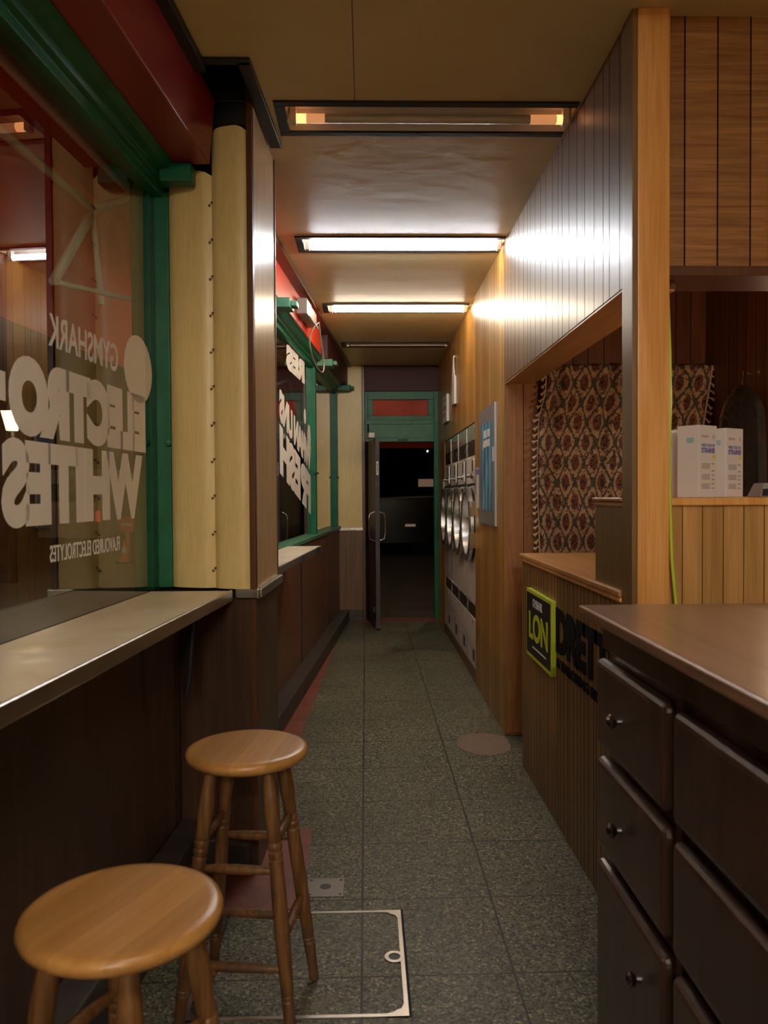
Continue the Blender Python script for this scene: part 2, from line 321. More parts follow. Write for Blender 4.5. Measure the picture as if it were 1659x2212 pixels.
# ---------------------------------------------------------------- mesh helpers
def F(Y, t, z): return Vector((-1.013+0.075*Y+t, Y, z))           # the shop-front line runs slightly askew
class MB:
    def __init__(s): s.bm = bmesh.new()
    def face(s, pts): return s.bm.faces.new([s.bm.verts.new(p) for p in pts])
    def hexa(s, p):                                                # 8 points: bottom ring then top ring
        v = [s.bm.verts.new(q) for q in p]
        for f in ((3, 2, 1, 0), (4, 5, 6, 7), (0, 1, 5, 4), (1, 2, 6, 5), (2, 3, 7, 6), (3, 0, 4, 7)):
            s.bm.faces.new([v[i] for i in f])
        return s
    def box(s, x0, x1, y0, y1, z0, z1):
        return s.hexa([(x0, y0, z0), (x1, y0, z0), (x1, y1, z0), (x0, y1, z0), (x0, y0, z1), (x1, y0, z1), (x1, y1, z1), (x0, y1, z1)])
    def fbox(s, Y0, Y1, t0, t1, z0, z1):
        return s.hexa([F(Y0, t0, z0), F(Y0, t1, z0), F(Y1, t1, z0), F(Y1, t0, z0), F(Y0, t0, z1), F(Y0, t1, z1), F(Y1, t1, z1), F(Y1, t0, z1)])
    def prism(s, a, b):                                            # two matching outlines
        va = [s.bm.verts.new(p) for p in a]; vb = [s.bm.verts.new(p) for p in b]; n = len(a)
        s.bm.faces.new(va[::-1]); s.bm.faces.new(vb)
        for i in range(n): s.bm.faces.new([va[i], va[(i+1) % n], vb[(i+1) % n], vb[i]])
        return s
    def tube(s, pts, r, seg=10, cap=True):
        pts = [Vector(p) for p in pts]; rs = r if isinstance(r, (list, tuple)) else [r]*len(pts); rings = []
        for i, p in enumerate(pts):
            d = (pts[min(i+1, len(pts)-1)]-pts[max(i-1, 0)]).normalized()
            a = d.orthogonal().normalized() if i == 0 else (a-d*a.dot(d)).normalized()
            b = d.cross(a)
            rings.append([s.bm.verts.new(p+(a*math.cos(2*PI*k/seg)+b*math.sin(2*PI*k/seg))*rs[i]) for k in range(seg)])
        for i in range(len(rings)-1):
            for k in range(seg): s.bm.faces.new([rings[i][k], rings[i][(k+1) % seg], rings[i+1][(k+1) % seg], rings[i+1][k]])
        if cap: s.bm.faces.new(rings[0][::-1]); s.bm.faces.new(rings[-1])
        return s
    def lathe(s, o, axis, prof, seg=32, close=False):             # prof: (radius, distance along axis)
        o = Vector(o); ax = Vector(axis).normalized(); a = ax.orthogonal().normalized(); b = ax.cross(a); rings = []
        for r, h in prof:
            if r < 1e-6: rings.append([s.bm.verts.new(o+ax*h)])
            else: rings.append([s.bm.verts.new(o+ax*h+(a*math.cos(2*PI*k/seg)+b*math.sin(2*PI*k/seg))*r) for k in range(seg)])
        pr = list(zip(rings, rings[1:]))
        if close: pr.append((rings[-1], rings[0]))
        for A, B in pr:
            for k in range(seg):
                k2 = (k+1) % seg
                if len(A) == 1 and len(B) == 1: continue
                if len(A) == 1: s.bm.faces.new([A[0], B[k2], B[k]])
                elif len(B) == 1: s.bm.faces.new([A[k], A[k2], B[0]])
                else: s.bm.faces.new([A[k], A[k2], B[k2], B[k]])
        return s
    def ball(s, c, r, sx=1, sy=1, sz=1):
        bmesh.ops.create_uvsphere(s.bm, u_segments=20, v_segments=12, radius=1, matrix=Matrix.Translation(Vector(c)) @ Matrix.Diagonal((r*sx, r*sy, r*sz, 1)))
        return s
def base_of(o):
    v = Vector((0, 0, 0))
    while o is not None: v += o.location; o = o.parent
    return v
def obj(name, mb, mat, parent=None, bevel=0, smooth=None, loc=None):
    me = bpy.data.meshes.new(name)
    bmesh.ops.recalc_face_normals(mb.bm, faces=mb.bm.faces[:])
    mb.bm.to_mesh(me); mb.bm.free()
    o = bpy.data.objects.new(name, me); C.objects.link(o)
    if parent is not None:
        me.transform(Matrix.Translation(-base_of(parent))); o.parent = parent
    elif loc is not None:
        me.transform(Matrix.Translation(-Vector(loc))); o.location = loc
    if mat: me.materials.append(mat)
    if smooth is not None:
        for p in me.polygons: p.use_smooth = True
        me.set_sharp_from_angle(angle=math.radians(smooth))
    if bevel:
        b = o.modifiers.new('bevel', 'BEVEL'); b.width = bevel; b.segments = 3; b.limit_method = 'ANGLE'; b.angle_limit = math.radians(40)
        b.harden_normals = False
    return o
def tag(o, label, cat, group=None):
    o['label'] = label; o['category'] = cat
    if group: o['group'] = group
    return o
def thing(name, label, cat, loc=(0, 0, 0), rz=0, group=None):
    o = bpy.data.objects.new(name, None); C.objects.link(o); o.location = loc; o.rotation_euler = (0, 0, rz)
    o.empty_display_size = 0.1
    return tag(o, label, cat, group)
def struct(name, mb, mat, bevel=0, smooth=None, parent=None):
    o = obj(name, mb, mat, parent, bevel, smooth)
    if parent is None: o['kind'] = 'structure'
    return o
def struct_root(name, loc=(0, 0, 0)):
    o = bpy.data.objects.new(name, None); C.objects.link(o); o.location = loc; o['kind'] = 'structure'; o.empty_display_size = 0.1
    return o
def dup(root, loc, rz=None, label=None):
    r = root.copy(); C.objects.link(r); r.location = loc
    if rz is not None: r.rotation_euler = (0, 0, rz)
    if label: r['label'] = label
    for ch in list(root.children):
        c = ch.copy(); C.objects.link(c); c.parent = r
        for g in list(ch.children):
            d = g.copy(); C.objects.link(d); d.parent = c
    return r
def text_faces(body, bold=0.0, spacing=1.0, lines=1.0):
    cu = bpy.data.curves.new('lettering_curve', 'FONT'); cu.body = body; cu.size = 1; cu.offset = bold
    cu.space_character = spacing; cu.space_line = lines; cu.resolution_u = 6; cu.align_x = 'LEFT'
    ob = bpy.data.objects.new('lettering_curve', cu); C.objects.link(ob)
    me = bpy.data.meshes.new_from_object(ob.evaluated_get(bpy.context.evaluated_depsgraph_get()))
    xs = [v.co.x for v in me.vertices]; ys = [v.co.y for v in me.vertices]
    x0, x1, y0, y1 = min(xs), max(xs), min(ys), max(ys)
    V = [((v.co.x-x0)/(x1-x0), (v.co.y-y0)/(y1-y0)) for v in me.vertices]; P = [list(p.vertices) for p in me.polygons]
    bpy.data.objects.remove(ob); bpy.data.curves.remove(cu); bpy.data.meshes.remove(me)
    return V, P
def text_mb(mb, body, fn, depth, bold=0.0, spacing=1.0, lines=1.0):
    """fn(u, v, d): unit text box to the wall; d = 0 at the wall, depth at the lettering's face"""
    V, P = text_faces(body, bold, spacing, lines)
    fr = [mb.bm.verts.new(fn(u, v, depth)) for u, v in V]; bk = [mb.bm.verts.new(fn(u, v, 0)) for u, v in V]
    cnt = {}
    for p in P:
        try: mb.bm.faces.new([fr[i] for i in p]); mb.bm.faces.new([bk[i] for i in p][::-1])
        except ValueError: continue
        for a, b in zip(p, p[1:]+p[:1]): cnt[(a, b)] = cnt.get((a, b), 0)+1
    for (a, b) in cnt:
        if (b, a) not in cnt: mb.bm.faces.new([fr[b], fr[a], bk[a], bk[b]])
    return mb

# ---------------------------------------------------------------- the room
XR = 0.80
struct('floor', MB().box(-1.1, 3.6, -5.6, 9.0, -0.06, 0.0), M['floor'])
fb = MB()
fb.prism([F(3.2, 0.1, 0.0), (-0.42, 3.35, 0.0), (-0.385, 4.6, 0.0), (-0.278, 7.7, 0.0), (-0.20, 8.9, 0.0), F(8.9, 0.05, 0.0)],
         [F(3.2, 0.1, 0.002), (-0.42, 3.35, 0.002), (-0.385, 4.6, 0.002), (-0.278, 7.7, 0.002), (-0.20, 8.9, 0.002), F(8.9, 0.05, 0.002)])
fb.box(-0.70, -0.23, 2.665, 3.32, 0.0, 0.002)
fb.box(-0.2, 0.80, 8.72, 8.95, 0.0, 0.0025)
struct('floor_border', fb, M['red_tile'])

FIX = [(-4.45, -0.33), (-2.95, -0.33), (-1.45, -0.33), (0.05, -0.33), (1.55, -0.33), (3.06, -0.315), (4.58, -0.372), (6.135, -0.305), (7.615, -0.21)]   # (centre Y, left X) of the ceiling fittings
HW = 0.125
cb = MB(); ycur = -5.6
edges = []
for yc, xl in FIX:
    edges.append((ycur, yc-HW, None)); edges.append((yc-HW, yc+HW, xl)); ycur = yc+HW
edges.append((ycur, 9.0, None))
HOLE = (-0.56, -0.385, 2.665, 2.934)
for y0, y1, xl in edges:
    if xl is not None:
        cb.box(-1.1, xl, y0, y1, CEIL, CEIL+0.02); cb.box(0.79, 3.6, y0, y1, CEIL, CEIL+0.02)
    elif y0 < HOLE[2] < y1:
        cb.box(-1.1, 3.6, y0, HOLE[2], CEIL, CEIL+0.02)
        cb.box(-1.1, HOLE[0], HOLE[2], y1, CEIL, CEIL+0.02); cb.box(HOLE[1], 3.6, HOLE[2], y1, CEIL, CEIL+0.02)
    else: cb.box(-1.1, 3.6, y0, y1, CEIL, CEIL+0.02)
cb.box(-1.1, 3.6, -5.6, 9.0, CEIL+0.24, CEIL+0.26)
struct('ceiling', cb, M['ceiling'])
hb = MB()
hb.box(HOLE[0]-0.01, HOLE[0], HOLE[2], HOLE[3], CEIL+0.001, CEIL+0.23); hb.box(HOLE[1], HOLE[1]+0.01, HOLE[2], HOLE[3], CEIL+0.001, CEIL+0.23)
hb.box(HOLE[0], HOLE[1], HOLE[2]-0.01, HOLE[2], CEIL+0.001, CEIL+0.23); hb.box(HOLE[0], HOLE[1], HOLE[2], HOLE[3], CEIL+0.22, CEIL+0.23); hb.box(HOLE[0], HOLE[1], HOLE[3], HOLE[3]+0.01, CEIL+0.001, CEIL+0.23)
struct('trim_1', hb, M['soot'])
tb = MB()
tb.hexa([(-0.412, 2.65, CEIL-0.012), (-0.37, 2.65, CEIL-0.012), (-0.335, 3.30, CEIL-0.012), (-0.382, 3.30, CEIL-0.012), (-0.412, 2.65, CEIL+0.004), (-0.37, 2.65, CEIL+0.004), (-0.335, 3.30, CEIL+0.004), (-0.382, 3.30, CEIL+0.004)])
tb.box(-0.54, -0.37, 2.64, 2.668, CEIL-0.012, CEIL+0.004); tb.box(-0.57, -0.40, 2.925, 3.02, CEIL-0.005, CEIL-0.0005)
struct('trim_2', tb, M['black'], 0.002)

# walls on the right
wp = MB(); wp.box(XR, 0.95, 4.57, 5.80, 0.0, CEIL); struct('wall_right', wp, M['panel'])
wb = MB(); wb.box(XR+0.012, 0.95, 5.80, 8.15, 1.935, CEIL); wb.box(XR+0.012, 1.5, 8.15, 8.9, 0.0, CEIL); struct('wall_right_far', wb, M['panel'])
struct('baseboard_right', MB().box(XR+0.005, 1.5, 5.80, 8.15, 0.0, 0.075), M['brown_strip'])
struct('trim_3', MB().box(XR-0.006, XR+0.02, 4.555, 4.60, 0.01, 2.03), M['panel'], 0.003)
struct('wall_right_bulkhead', MB().box(XR, 0.965, 2.46, 4.57, 2.032, CEIL), M['bulkhead'], 0.003)
struct('trim_20', MB().box(XR+0.002, 0.963, 2.465, 4.55, 2.026, 2.0318), M['counter_top'])
struct('wall_recess_back', MB().box(0.95, 2.1, 4.60, 4.70, 0.0, CEIL), M['recess_shaded'])
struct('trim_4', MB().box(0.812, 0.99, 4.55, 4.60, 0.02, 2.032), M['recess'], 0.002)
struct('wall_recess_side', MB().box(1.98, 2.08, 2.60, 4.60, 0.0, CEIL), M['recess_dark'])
struct('wall_right_front', MB().box(0.908, 3.6, 2.40, 2.56, 2.085, CEIL), M['panel_front'])
struct('trim_5', MB().box(0.91, 3.6, 2.398, 2.585, 2.055, 2.0848), M['brown_strip'], 0.002)
struct('wall_right_half', MB().box(0.908, 3.6, 2.42, 2.60, 0.0, 1.36), M['half_wall'])
struct('trim_6', MB().box(0.908, 3.6, 2.405, 2.86, 1.36, 1.384), M['post'], 0.004)
# corner post: pine front, aisle face covered by a darker olive-brown strip
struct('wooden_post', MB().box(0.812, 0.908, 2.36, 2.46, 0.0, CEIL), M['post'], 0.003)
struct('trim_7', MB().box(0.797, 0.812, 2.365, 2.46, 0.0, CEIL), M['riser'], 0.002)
# walls behind the camera
struct('wall_rear', MB().box(-1.3, 3.7, -5.7, -5.6, 0, CEIL), M['cream'])
struct('wall_far_right', MB().box(3.6, 3.7, -5.6, 2.6, 0, CEIL), M['cream'])

# shop-front wall: dado, header, beam
dl = MB(); dl.fbox(-5.6, 2.97, -0.12, 0.09, 0, 1.02); struct('wall_left', dl, M['dado'])
df = MB(); df.fbox(3.4, 8.9, -0.12, 0.055, 0, 1.02); struct('wall_left_far', df, M['dado_far'])
sb = MB()
for Y in (6.1, 7.7): sb.fbox(Y, Y+0.022, 0.055, 0.060, 0.12, 1.0)
struct('trim_8', sb, M['black'])
struct('wall_left_header', MB().fbox(-5.6, 9.0, -0.12, -0.01, 2.602, 3.1), M['soot'])
lb = MB(); lb.fbox(-5.6, 2.96, 0.095, 0.19, 0.0, 0.19)
struct('baseboard_left', lb, M['ledge'], 0.006)
lf = MB(); lf.fbox(3.46, 8.86, 0.055, 0.165, 0.0, 0.12); struct('baseboard_left_far', lf, M['ledge'], 0.005)
struct('wall_left_beam', MB().prism([F(-5.6, a, b) for a, b in ((-0.01, 2.60), (0.24, 2.60), (0.262, CEIL), (-0.01, CEIL))], [F(2.93, a, b) for a, b in ((-0.01, 2.60), (0.236, 2.60), (0.258, CEIL), (-0.01, CEIL))]), M['red'], 0.004)
struct('trim_9', MB().fbox(-5.6, 2.68, 0.255, 0.292, CEIL-0.03, CEIL-0.001), M['black'])
br = MB(); br.fbox(3.46, 6.86, -0.01, 0.125, 2.60, CEIL); struct('wall_left_beam_far', br, M['orange_red'], 0.003)
br = MB(); br.fbox(7.05, 8.84, -0.01, 0.16, 2.60, CEIL); struct('wall_left_beam_end', br, M['lintel_red'], 0.003)
struct('trim_10', MB().fbox(3.46, 8.84, 0.12, 0.195, CEIL-0.022, CEIL-0.001), M['brown_strip'])
struct('trim_11', MB().fbox(6.86, 7.05, -0.01, 0.10, 2.60, CEIL), M['black'])

# near pillar
P0, P1, P2 = Vector((-0.765, 3.055, 0)), Vector((-0.405, 2.935, 0)), Vector((-0.385, 3.45, 0))
def lerp(a, b, f): return a+(b-a)*f
def at(p, z): return (p.x, p.y, z)
P3 = F(3.47, -0.1, 0); P0b = F(3.06, -0.1, 0); P3.z = 0; P0b.z = 0
q = [P0, P1, P2, P3, P0b]
struct('pillar_core', MB().prism([at(p, 1.0) for p in [P0+Vector((0.005, 0.03, 0)), P1+Vector((-0.02, 0.03, 0)), P2+Vector((-0.02, 0, 0)), P3, P0b]],
                            [at(p, 3.05) for p in [P0+Vector((0.005, 0.03, 0)), P1+Vector((-0.02, 0.03, 0)), P2+Vector((-0.02, 0, 0)), P3, P0b]]), M['soot'])
struct('pillar_base', MB().prism([at(p, 0) for p in q], [at(p, 1.02) for p in q]), M['dado'], 0.003)
pn = Vector((P1.y-P0.y, -(P1.x-P0.x), 0)).normalized()            # faces the camera
def bulged(f0, f1, z0, z1, amt=0.022, ztop2=None):
    mb = MB(); N = 10; front = []; back = []
    for i in range(N+1):
        u = i/N; p = lerp(P0, P1, f0+(f1-f0)*u); k = 1-(2*u-1)**4
        front.append(p+pn*(amt*k+0.001)); back.append(p-pn*0.0)
    ol = front+back[::-1]
    cap = [at(v, z1-(0.018*(2*i/N-1)**4 if i <= N else 0.018)) for i, v in enumerate(front)]+[at(v, z1-0.02) for v in back[::-1]]
    mb.prism([at(v, z0) for v in ol], cap); return mb
struct('wall_left_pillar', bulged(0.085, 0.565, 1.055, 2.60), M['cream'], 0, 40)
struct('wall_left_pillar_panel', bulged(0.567, 0.945, 1.055, 2.745), M['cream'], 0, 40)
struct('trim_12', bulged(0.567, 0.945, 2.746, 3.02), M['soot'], 0, 40)
nb = MB()
for i in range(11):
    z = 1.12+0.135*i
    for f in (0.553, 0.578):
        p = lerp(P0, P1, f)+pn*0.010; nb.lathe((p.x, p.y, z+0.01*(f > 0.56)), pn, [(0.0045, 0), (0.004, 0.004), (0, 0.006)], 8)
nails = struct('trim_13', nb, M['brown_strip'])
cs = MB(); a = lerp(P0, P1, 0.95); cs.prism([at(a+pn*0.012, 1.055), at(P1+pn*0.012+Vector((0.004, 0, 0)), 1.055), at(P1+Vector((0.004, 0.012, 0)), 1.055), at(a, 1.055)],
                                            [at(a+pn*0.012, 3.0), at(P1+pn*0.012+Vector((0.004, 0, 0)), 3.0), at(P1+Vector((0.004, 0.012, 0)), 3.0), at(a, 3.0)])
struct('trim_14', cs, M['brown_strip'], 0.002)
ap = MB(); ap.hexa([(-0.415, 2.95, 1.055), (-0.402, 2.95, 1.055), (-0.384, 3.435, 1.055), (-0.40, 3.435, 1.055), (-0.415, 2.95, CEIL), (-0.402, 2.95, CEIL), (-0.384, 3.435, CEIL), (-0.40, 3.435, CEIL)])
struct('wall_left_pillar_side', ap, M['beige'])
struct('trim_15', MB().box(-0.40, -0.379, 3.435, 3.452, 1.055, CEIL), M['brown_strip'], 0.002)
mt = MB(); mt.prism([at(lerp(P0, P1, 0.80)+pn*0.022, 1.02), at(P1+pn*0.022+Vector((0.018, 0, 0)), 1.02), at(P1+Vector((0.018, 0.03, 0)), 1.02), at(lerp(P0, P1, 0.80), 1.02)],
                    [at(lerp(P0, P1, 0.80)+pn*0.022, 1.055), at(P1+pn*0.022+Vector((0.018, 0, 0)), 1.055), at(P1+Vector((0.018, 0.03, 0)), 1.055), at(lerp(P0, P1, 0.80), 1.055)])
mt.hexa([(-0.405, 2.945, 1.02), (-0.384, 2.945, 1.02), (-0.362, 3.475, 1.02), (-0.385, 3.475, 1.02), (-0.405, 2.945, 1.055), (-0.384, 2.945, 1.055), (-0.362, 3.475, 1.055), (-0.385, 3.475, 1.055)])
struct('trim_16', mt, M['alu'], 0.004)
ps = MB()
for f0, f1 in ((0.30, 0.306), (0.955, 1.0)):
    ps.prism([at(lerp(P0, P1, f0)+pn*0.004, 0.12), at(lerp(P0, P1, f1)+pn*0.004, 0.12), at(lerp(P0, P1, f1), 0.12), at(lerp(P0, P1, f0), 0.12)],
             [at(lerp(P0, P1, f0)+pn*0.004, 1.02), at(lerp(P0, P1, f1)+pn*0.004, 1.02), at(lerp(P0, P1, f1), 1.02), at(lerp(P0, P1, f0), 1.02)])
struct('trim_17', ps, M['brown_strip'])
pk = MB(); pk.prism([at(lerp(P0, P1, 0.45)+pn*0.03, 0), at(lerp(P0, P1, 0.93)+pn*0.03, 0), at(lerp(P0, P1, 0.93), 0), at(lerp(P0, P1, 0.45), 0)],
                    [at(lerp(P0, P1, 0.45)+pn*0.03, 0.11), at(lerp(P0, P1, 0.93)+pn*0.03, 0.11), at(lerp(P0, P1, 0.93), 0.11), at(lerp(P0, P1, 0.45), 0.11)])
struct('baseboard_left_pillar', pk, M['ledge'], 0.004)

# end pillar and door wall
struct('wall_end_pillar', MB().box(-0.42, -0.035, 8.85, 9.0, 1.03, CEIL), M['cream'], 0.004)
struct('wall_end_dado', MB().box(-0.42, -0.035, 8.845, 9.0, 0.0, 1.0), M['dado_far'], 0.003)
struct('trim_18', MB().box(-0.34, -0.03, 8.835, 8.86, 1.0, 1.03), M['alu'], 0.003)
struct('trim_19', MB().box(-0.035, -0.005, 8.83, 9.0, 0.0, CEIL), M['brown_strip'], 0.003)
struct('baseboard_back', MB().box(-0.20, -0.035, 8.78, 8.845, 0.0, 0.115), M['ledge'], 0.004)
struct('wall_back_lintel', MB().box(-0.005, 0.82, 8.86, 9.0, 2.545, CEIL), M['lintel_red'], 0.006)
dr = struct_root('door_1', (0.40, 8.93, 0))
fr = MB(); fr.box(0.765, 0.815, 8.87, 8.97, 0.0, 2.545); fr.box(-0.004, 0.028, 8.88, 8.97, 2.0, 2.545)
fr.box(0.028, 0.765, 8.88, 8.97, 2.455, 2.545); fr.box(0.028, 0.765, 8.88, 8.97, 2.225, 2.275); fr.box(0.028, 0.09, 8.88, 8.97, 2.275, 2.455); fr.box(0.70, 0.765, 8.88, 8.97, 2.275, 2.455)
obj('door_frame', fr, M['green'], dr, 0.003)
pf = MB(); pf.box(0.0, 0.765, 8.865, 8.97, 2.18, 2.225); pf.box(0.04, 0.765, 8.872, 8.97, 2.03, 2.18); pf.box(0.0, 0.765, 8.865, 8.97, 1.985, 2.03)
obj('door_head_panel', pf, M['pale_green'], dr, 0.003)
obj('transom_pane', MB().box(0.09, 0.70, 8.915, 8.925, 2.275, 2.455), M['transom_glass'], dr)
obj('door_catch', MB().box(0.36, 0.47, 8.84, 8.866, 2.0, 2.012), M['black'], dr)
fj = MB(); fj.box(-0.004, 0.03, 8.90, 8.97, 0, 1.985)
obj('hinge_jamb', fj, M['soot'], dr)
# the open leaf, swung into the shop
leaf = MB(); A0, A1 = Vector((0.035, 8.88, 0)), Vector((0.125, 8.165, 0)); ln = Vector((-(A1-A0).y, (A1-A0).x, 0)).normalized()
def leafbox(mb, s0, s1, d0, d1, z0, z1):
    d = (A1-A0)
    f = lambda s, e: A0+d*s+ln*e
    mb.hexa([at(f(s0, d0), z0), at(f(s1, d0), z0), at(f(s1, d1), z0), at(f(s0, d1), z0), at(f(s0, d0), z1), at(f(s1, d0), z1), at(f(s1, d1), z1), at(f(s0, d1), z1)])
leafbox(leaf, 0, 0.96, -0.022, 0.022, 0.02, 1.98)
lo = obj('door_leaf', leaf, M['dark_door'], dr, 0.002)
e = MB(); leafbox(e, 0.96, 0.975, -0.022, 0.022, 0.02, 1.98); leafbox(e, 0.93, 0.985, -0.03, 0.03, -0.0+0.015, 0.09); obj('leaf_edge', e, M['door_edge'], lo, 0.002)
e = MB()
for sd in (-1, 1):
    pts = [(0.9, 0.022*sd, 0.92), (0.9, 0.075*sd, 0.94), (0.9, 0.085*sd, 1.0), (0.9, 0.085*sd, 1.14), (0.9, 0.075*sd, 1.20), (0.9, 0.022*sd, 1.22)]
    e.tube([at(A0+(A1-A0)*s+ln*d, z) for s, d, z in pts], 0.008, 8)
obj('pull_handle', e, M['chrome'], lo, 0, 50)
e = MB(); leafbox(e, 0.62, 0.95, -0.085, -0.024, 1.985, 2.035); obj('door_closer', e, M['sign_white'], lo, 0.003)
e = MB(); leafbox(e, 0.9755, 0.977, -0.012, 0.012, 1.60, 1.74); ls = obj('push_sticker', e, M['sign_white'], lo)
e = MB(); text_mb(e, 'PUSH', lambda u, v, d: (A0+(A1-A0)*(0.977+d/0.72)+ln*(0.007-0.014*v)+Vector((0, 0, 1.625+0.09*(1-u)))), 0.0006, 0.02); obj('sticker_print', e, M['letter_black'], lo)
e = MB(); leafbox(e, 0.84, 0.94, -0.05, -0.024, 0.18, 0.24); e.tube([at(A0+(A1-A0)*0.86-ln*0.03, 0.21), at(A0+(A1-A0)*0.86-ln*(-0.08), 0.21)], 0.006, 8); obj('floor_bolt', e, M['black'], lo)

# ---------------------------------------------------------------- shop-front windows
def rail_profile(off=0.0):
    return ((-0.05, 2.52), (0.03, 2.52), (0.035, 2.548), (0.055, 2.552), (0.06, 2.57), (0.09, 2.575), (0.10, 2.585), (0.112, 2.599), (-0.05, 2.599))
def window(name, Y0, Y1, mull=()):
    r = struct_root(name, tuple(F((Y0+Y1)/2, 0, 1.05)))
    obj('top_rail', MB().prism([F(Y0, a, b) for a, b in rail_profile()], [F(Y1, a, b) for a, b in rail_profile()]), M['green'], r, 0.003)
    obj('pane', MB().fbox(Y0+0.03, Y1-0.06, -0.003, 0.003, 1.052, 2.53), M['glass'], r)
    for Y, w_ in mull:
        obj('mullion', MB().fbox(Y-w_/2, Y+w_/2, -0.03, 0.045, 1.052, 2.53), M['green'], r, 0.004)
    return r
w1 = window('window_1', -5.0, 3.10)
jb = MB(); jb.fbox(3.03, 3.09, -0.002, 0.052, 1.052, 2.54); obj('jamb', jb, M['green'], w1, 0.004)
jb = MB(); jb.fbox(2.985, 3.09, -0.07, -0.004, 1.0, 2.56); obj('outer_jamb', jb, M['green'], w1, 0.004)
jb = MB(); jb.fbox(-5.0, 3.05, -0.06, 0.006, 1.022, 1.051); obj('glazing_bead', jb, M['black'], w1, 0.002)
jb = MB(); jb.fbox(2.90, 2.965, 0.06, 0.175, 2.53, 2.598); obj('rail_bracket', jb, M['green'], w1, 0.006)
jb = MB(); jb.lathe(F(3.02, 0.045, 1.60), (0.15, -1, 0), [(0.012, 0), (0.012, 0.012), (0, 0.016)], 14); obj('catch_button', jb, M['green'], w1, 0, 40)
w2 = window('window_2', 3.47, 8.90, ((7.10, 0.075), (8.86, 0.08)))
jb = MB(); jb.fbox(3.47, 8.9, -0.05, 0.075, 1.022, 1.052); obj('sill', jb, M['pale_green'], w2, 0.004)
for Y in (4.95, 7.15, 8.80):
    mb = MB(); mb.fbox(Y-0.10, Y+0.05, 0.06, 0.20, 2.535, 2.597); mb.fbox(Y-0.07, Y+0.02, 0.20, 0.235, 2.55, 2.585)
    obj('rail_bracket', mb, M['green'] if Y > 8 else M['pale_green'], w2, 0.006)
for Y, tt in ((7.10, 0.046), (8.86, 0.046)):
    mb = MB(); mb.fbox(Y-0.07, Y+0.07, tt-0.01, tt+0.01, 1.585, 1.60); obj('catch', mb, M['black'], w2)

# vinyl lettering, read from the street, so reversed in here
def vin(mbx, body, Yfar, Ynear, z0, z1, bold=0.0, spacing=1.0, rise=0.0):
    return text_mb(mbx, body, lambda u, v, d: F(Yfar-(Yfar-Ynear)*u, 0.0036+d, z0+(z1-z0)*v+rise*u), 0.0006, bold, spacing)
mb = vin(MB(), 'GYMSHARK', 2.645, 2.165, 1.805, 1.895, 0.012, 1.0)
tag(obj('window_lettering', mb, M['vinyl']), 'small reversed white GYMSHARK lettering high on the near window', 'lettering', 'white vinyl on the near window')
mb = vin(MB(), 'ELECTRO', 2.895, 1.955, 1.553, 1.757, 0.085, 0.97)
N = 28                                                             # the balloon above the first letter
ring = [(2.835+0.135*math.cos(2*PI*k/N), 1.845+0.118*math.sin(2*PI*k/N)) for k in range(N)]
mb.prism([F(y, 0.0036, z) for y, z in ring], [F(y, 0.0042, z) for y, z in ring])
mb.prism([F(y, 0.0036, z) for y, z in ((1.80, 1.63), (1.94, 1.63), (1.94, 1.70), (1.80, 1.70))], [F(y, 0.0042, z) for y, z in ((1.80, 1.63), (1.94, 1.63), (1.94, 1.70), (1.80, 1.70))])
tag(obj('window_lettering', mb, M['vinyl']), 'fat reversed white word ELECTRO with a balloon blob on the near window', 'lettering', 'white vinyl on the near window')
mb = vin(MB(), 'WHITES', 2.86, 1.915, 1.322, 1.545, 0.06, 0.95)
tag(obj('window_lettering', mb, M['vinyl']), 'fat reversed white word WHITES on the near window', 'lettering', 'white vinyl on the near window')
mb = vin(MB(), 'FLAVOURED ELECTROLYTES', 2.64, 2.155, 1.222, 1.268, 0.008, 1.0)
tag(obj('window_lettering', mb, M['vinyl']), 'small reversed white line FLAVOURED ELECTROLYTES low on the near window', 'lettering', 'white vinyl on the near window')
mb = vin(MB(), 'RES', 6.72, 5.84, 2.325, 2.515, 0.075, 0.95)
tag(obj('window_lettering', mb, M['vinyl']), 'square white block of lettering at the top of the far window', 'lettering', 'white vinyl on the far window')
mb = vin(MB(), 'WHAN UNS', 7.05, 5.55, 1.60, 1.83, 0.06, 0.93, 0.32)
for y, z, a_, b_ in ((6.72, 2.06, 0.06, 0.065), (6.95, 1.90, 0.09, 0.11), (6.68, 1.86, 0.05, 0.06)):
    ring = [(y+a_*math.cos(2*PI*k/20), z+b_*math.sin(2*PI*k/20)) for k in range(20)]
    mb.prism([F(p, 0.0036, q_) for p, q_ in ring], [F(p, 0.0042, q_) for p, q_ in ring])
tag(obj('window_lettering', mb, M['vinyl']), 'fat slanting upper row of white letters and bubbles on the far window', 'lettering', 'white vinyl on the far window')
mb = vin(MB(), 'FRESH', 7.02, 5.55, 1.22, 1.57, 0.065, 0.95, 0.33)
tag(obj('window_lettering', mb, M['vinyl']), 'fat slanting reversed white word FRESH on the far window', 'lettering', 'white vinyl on the far window')

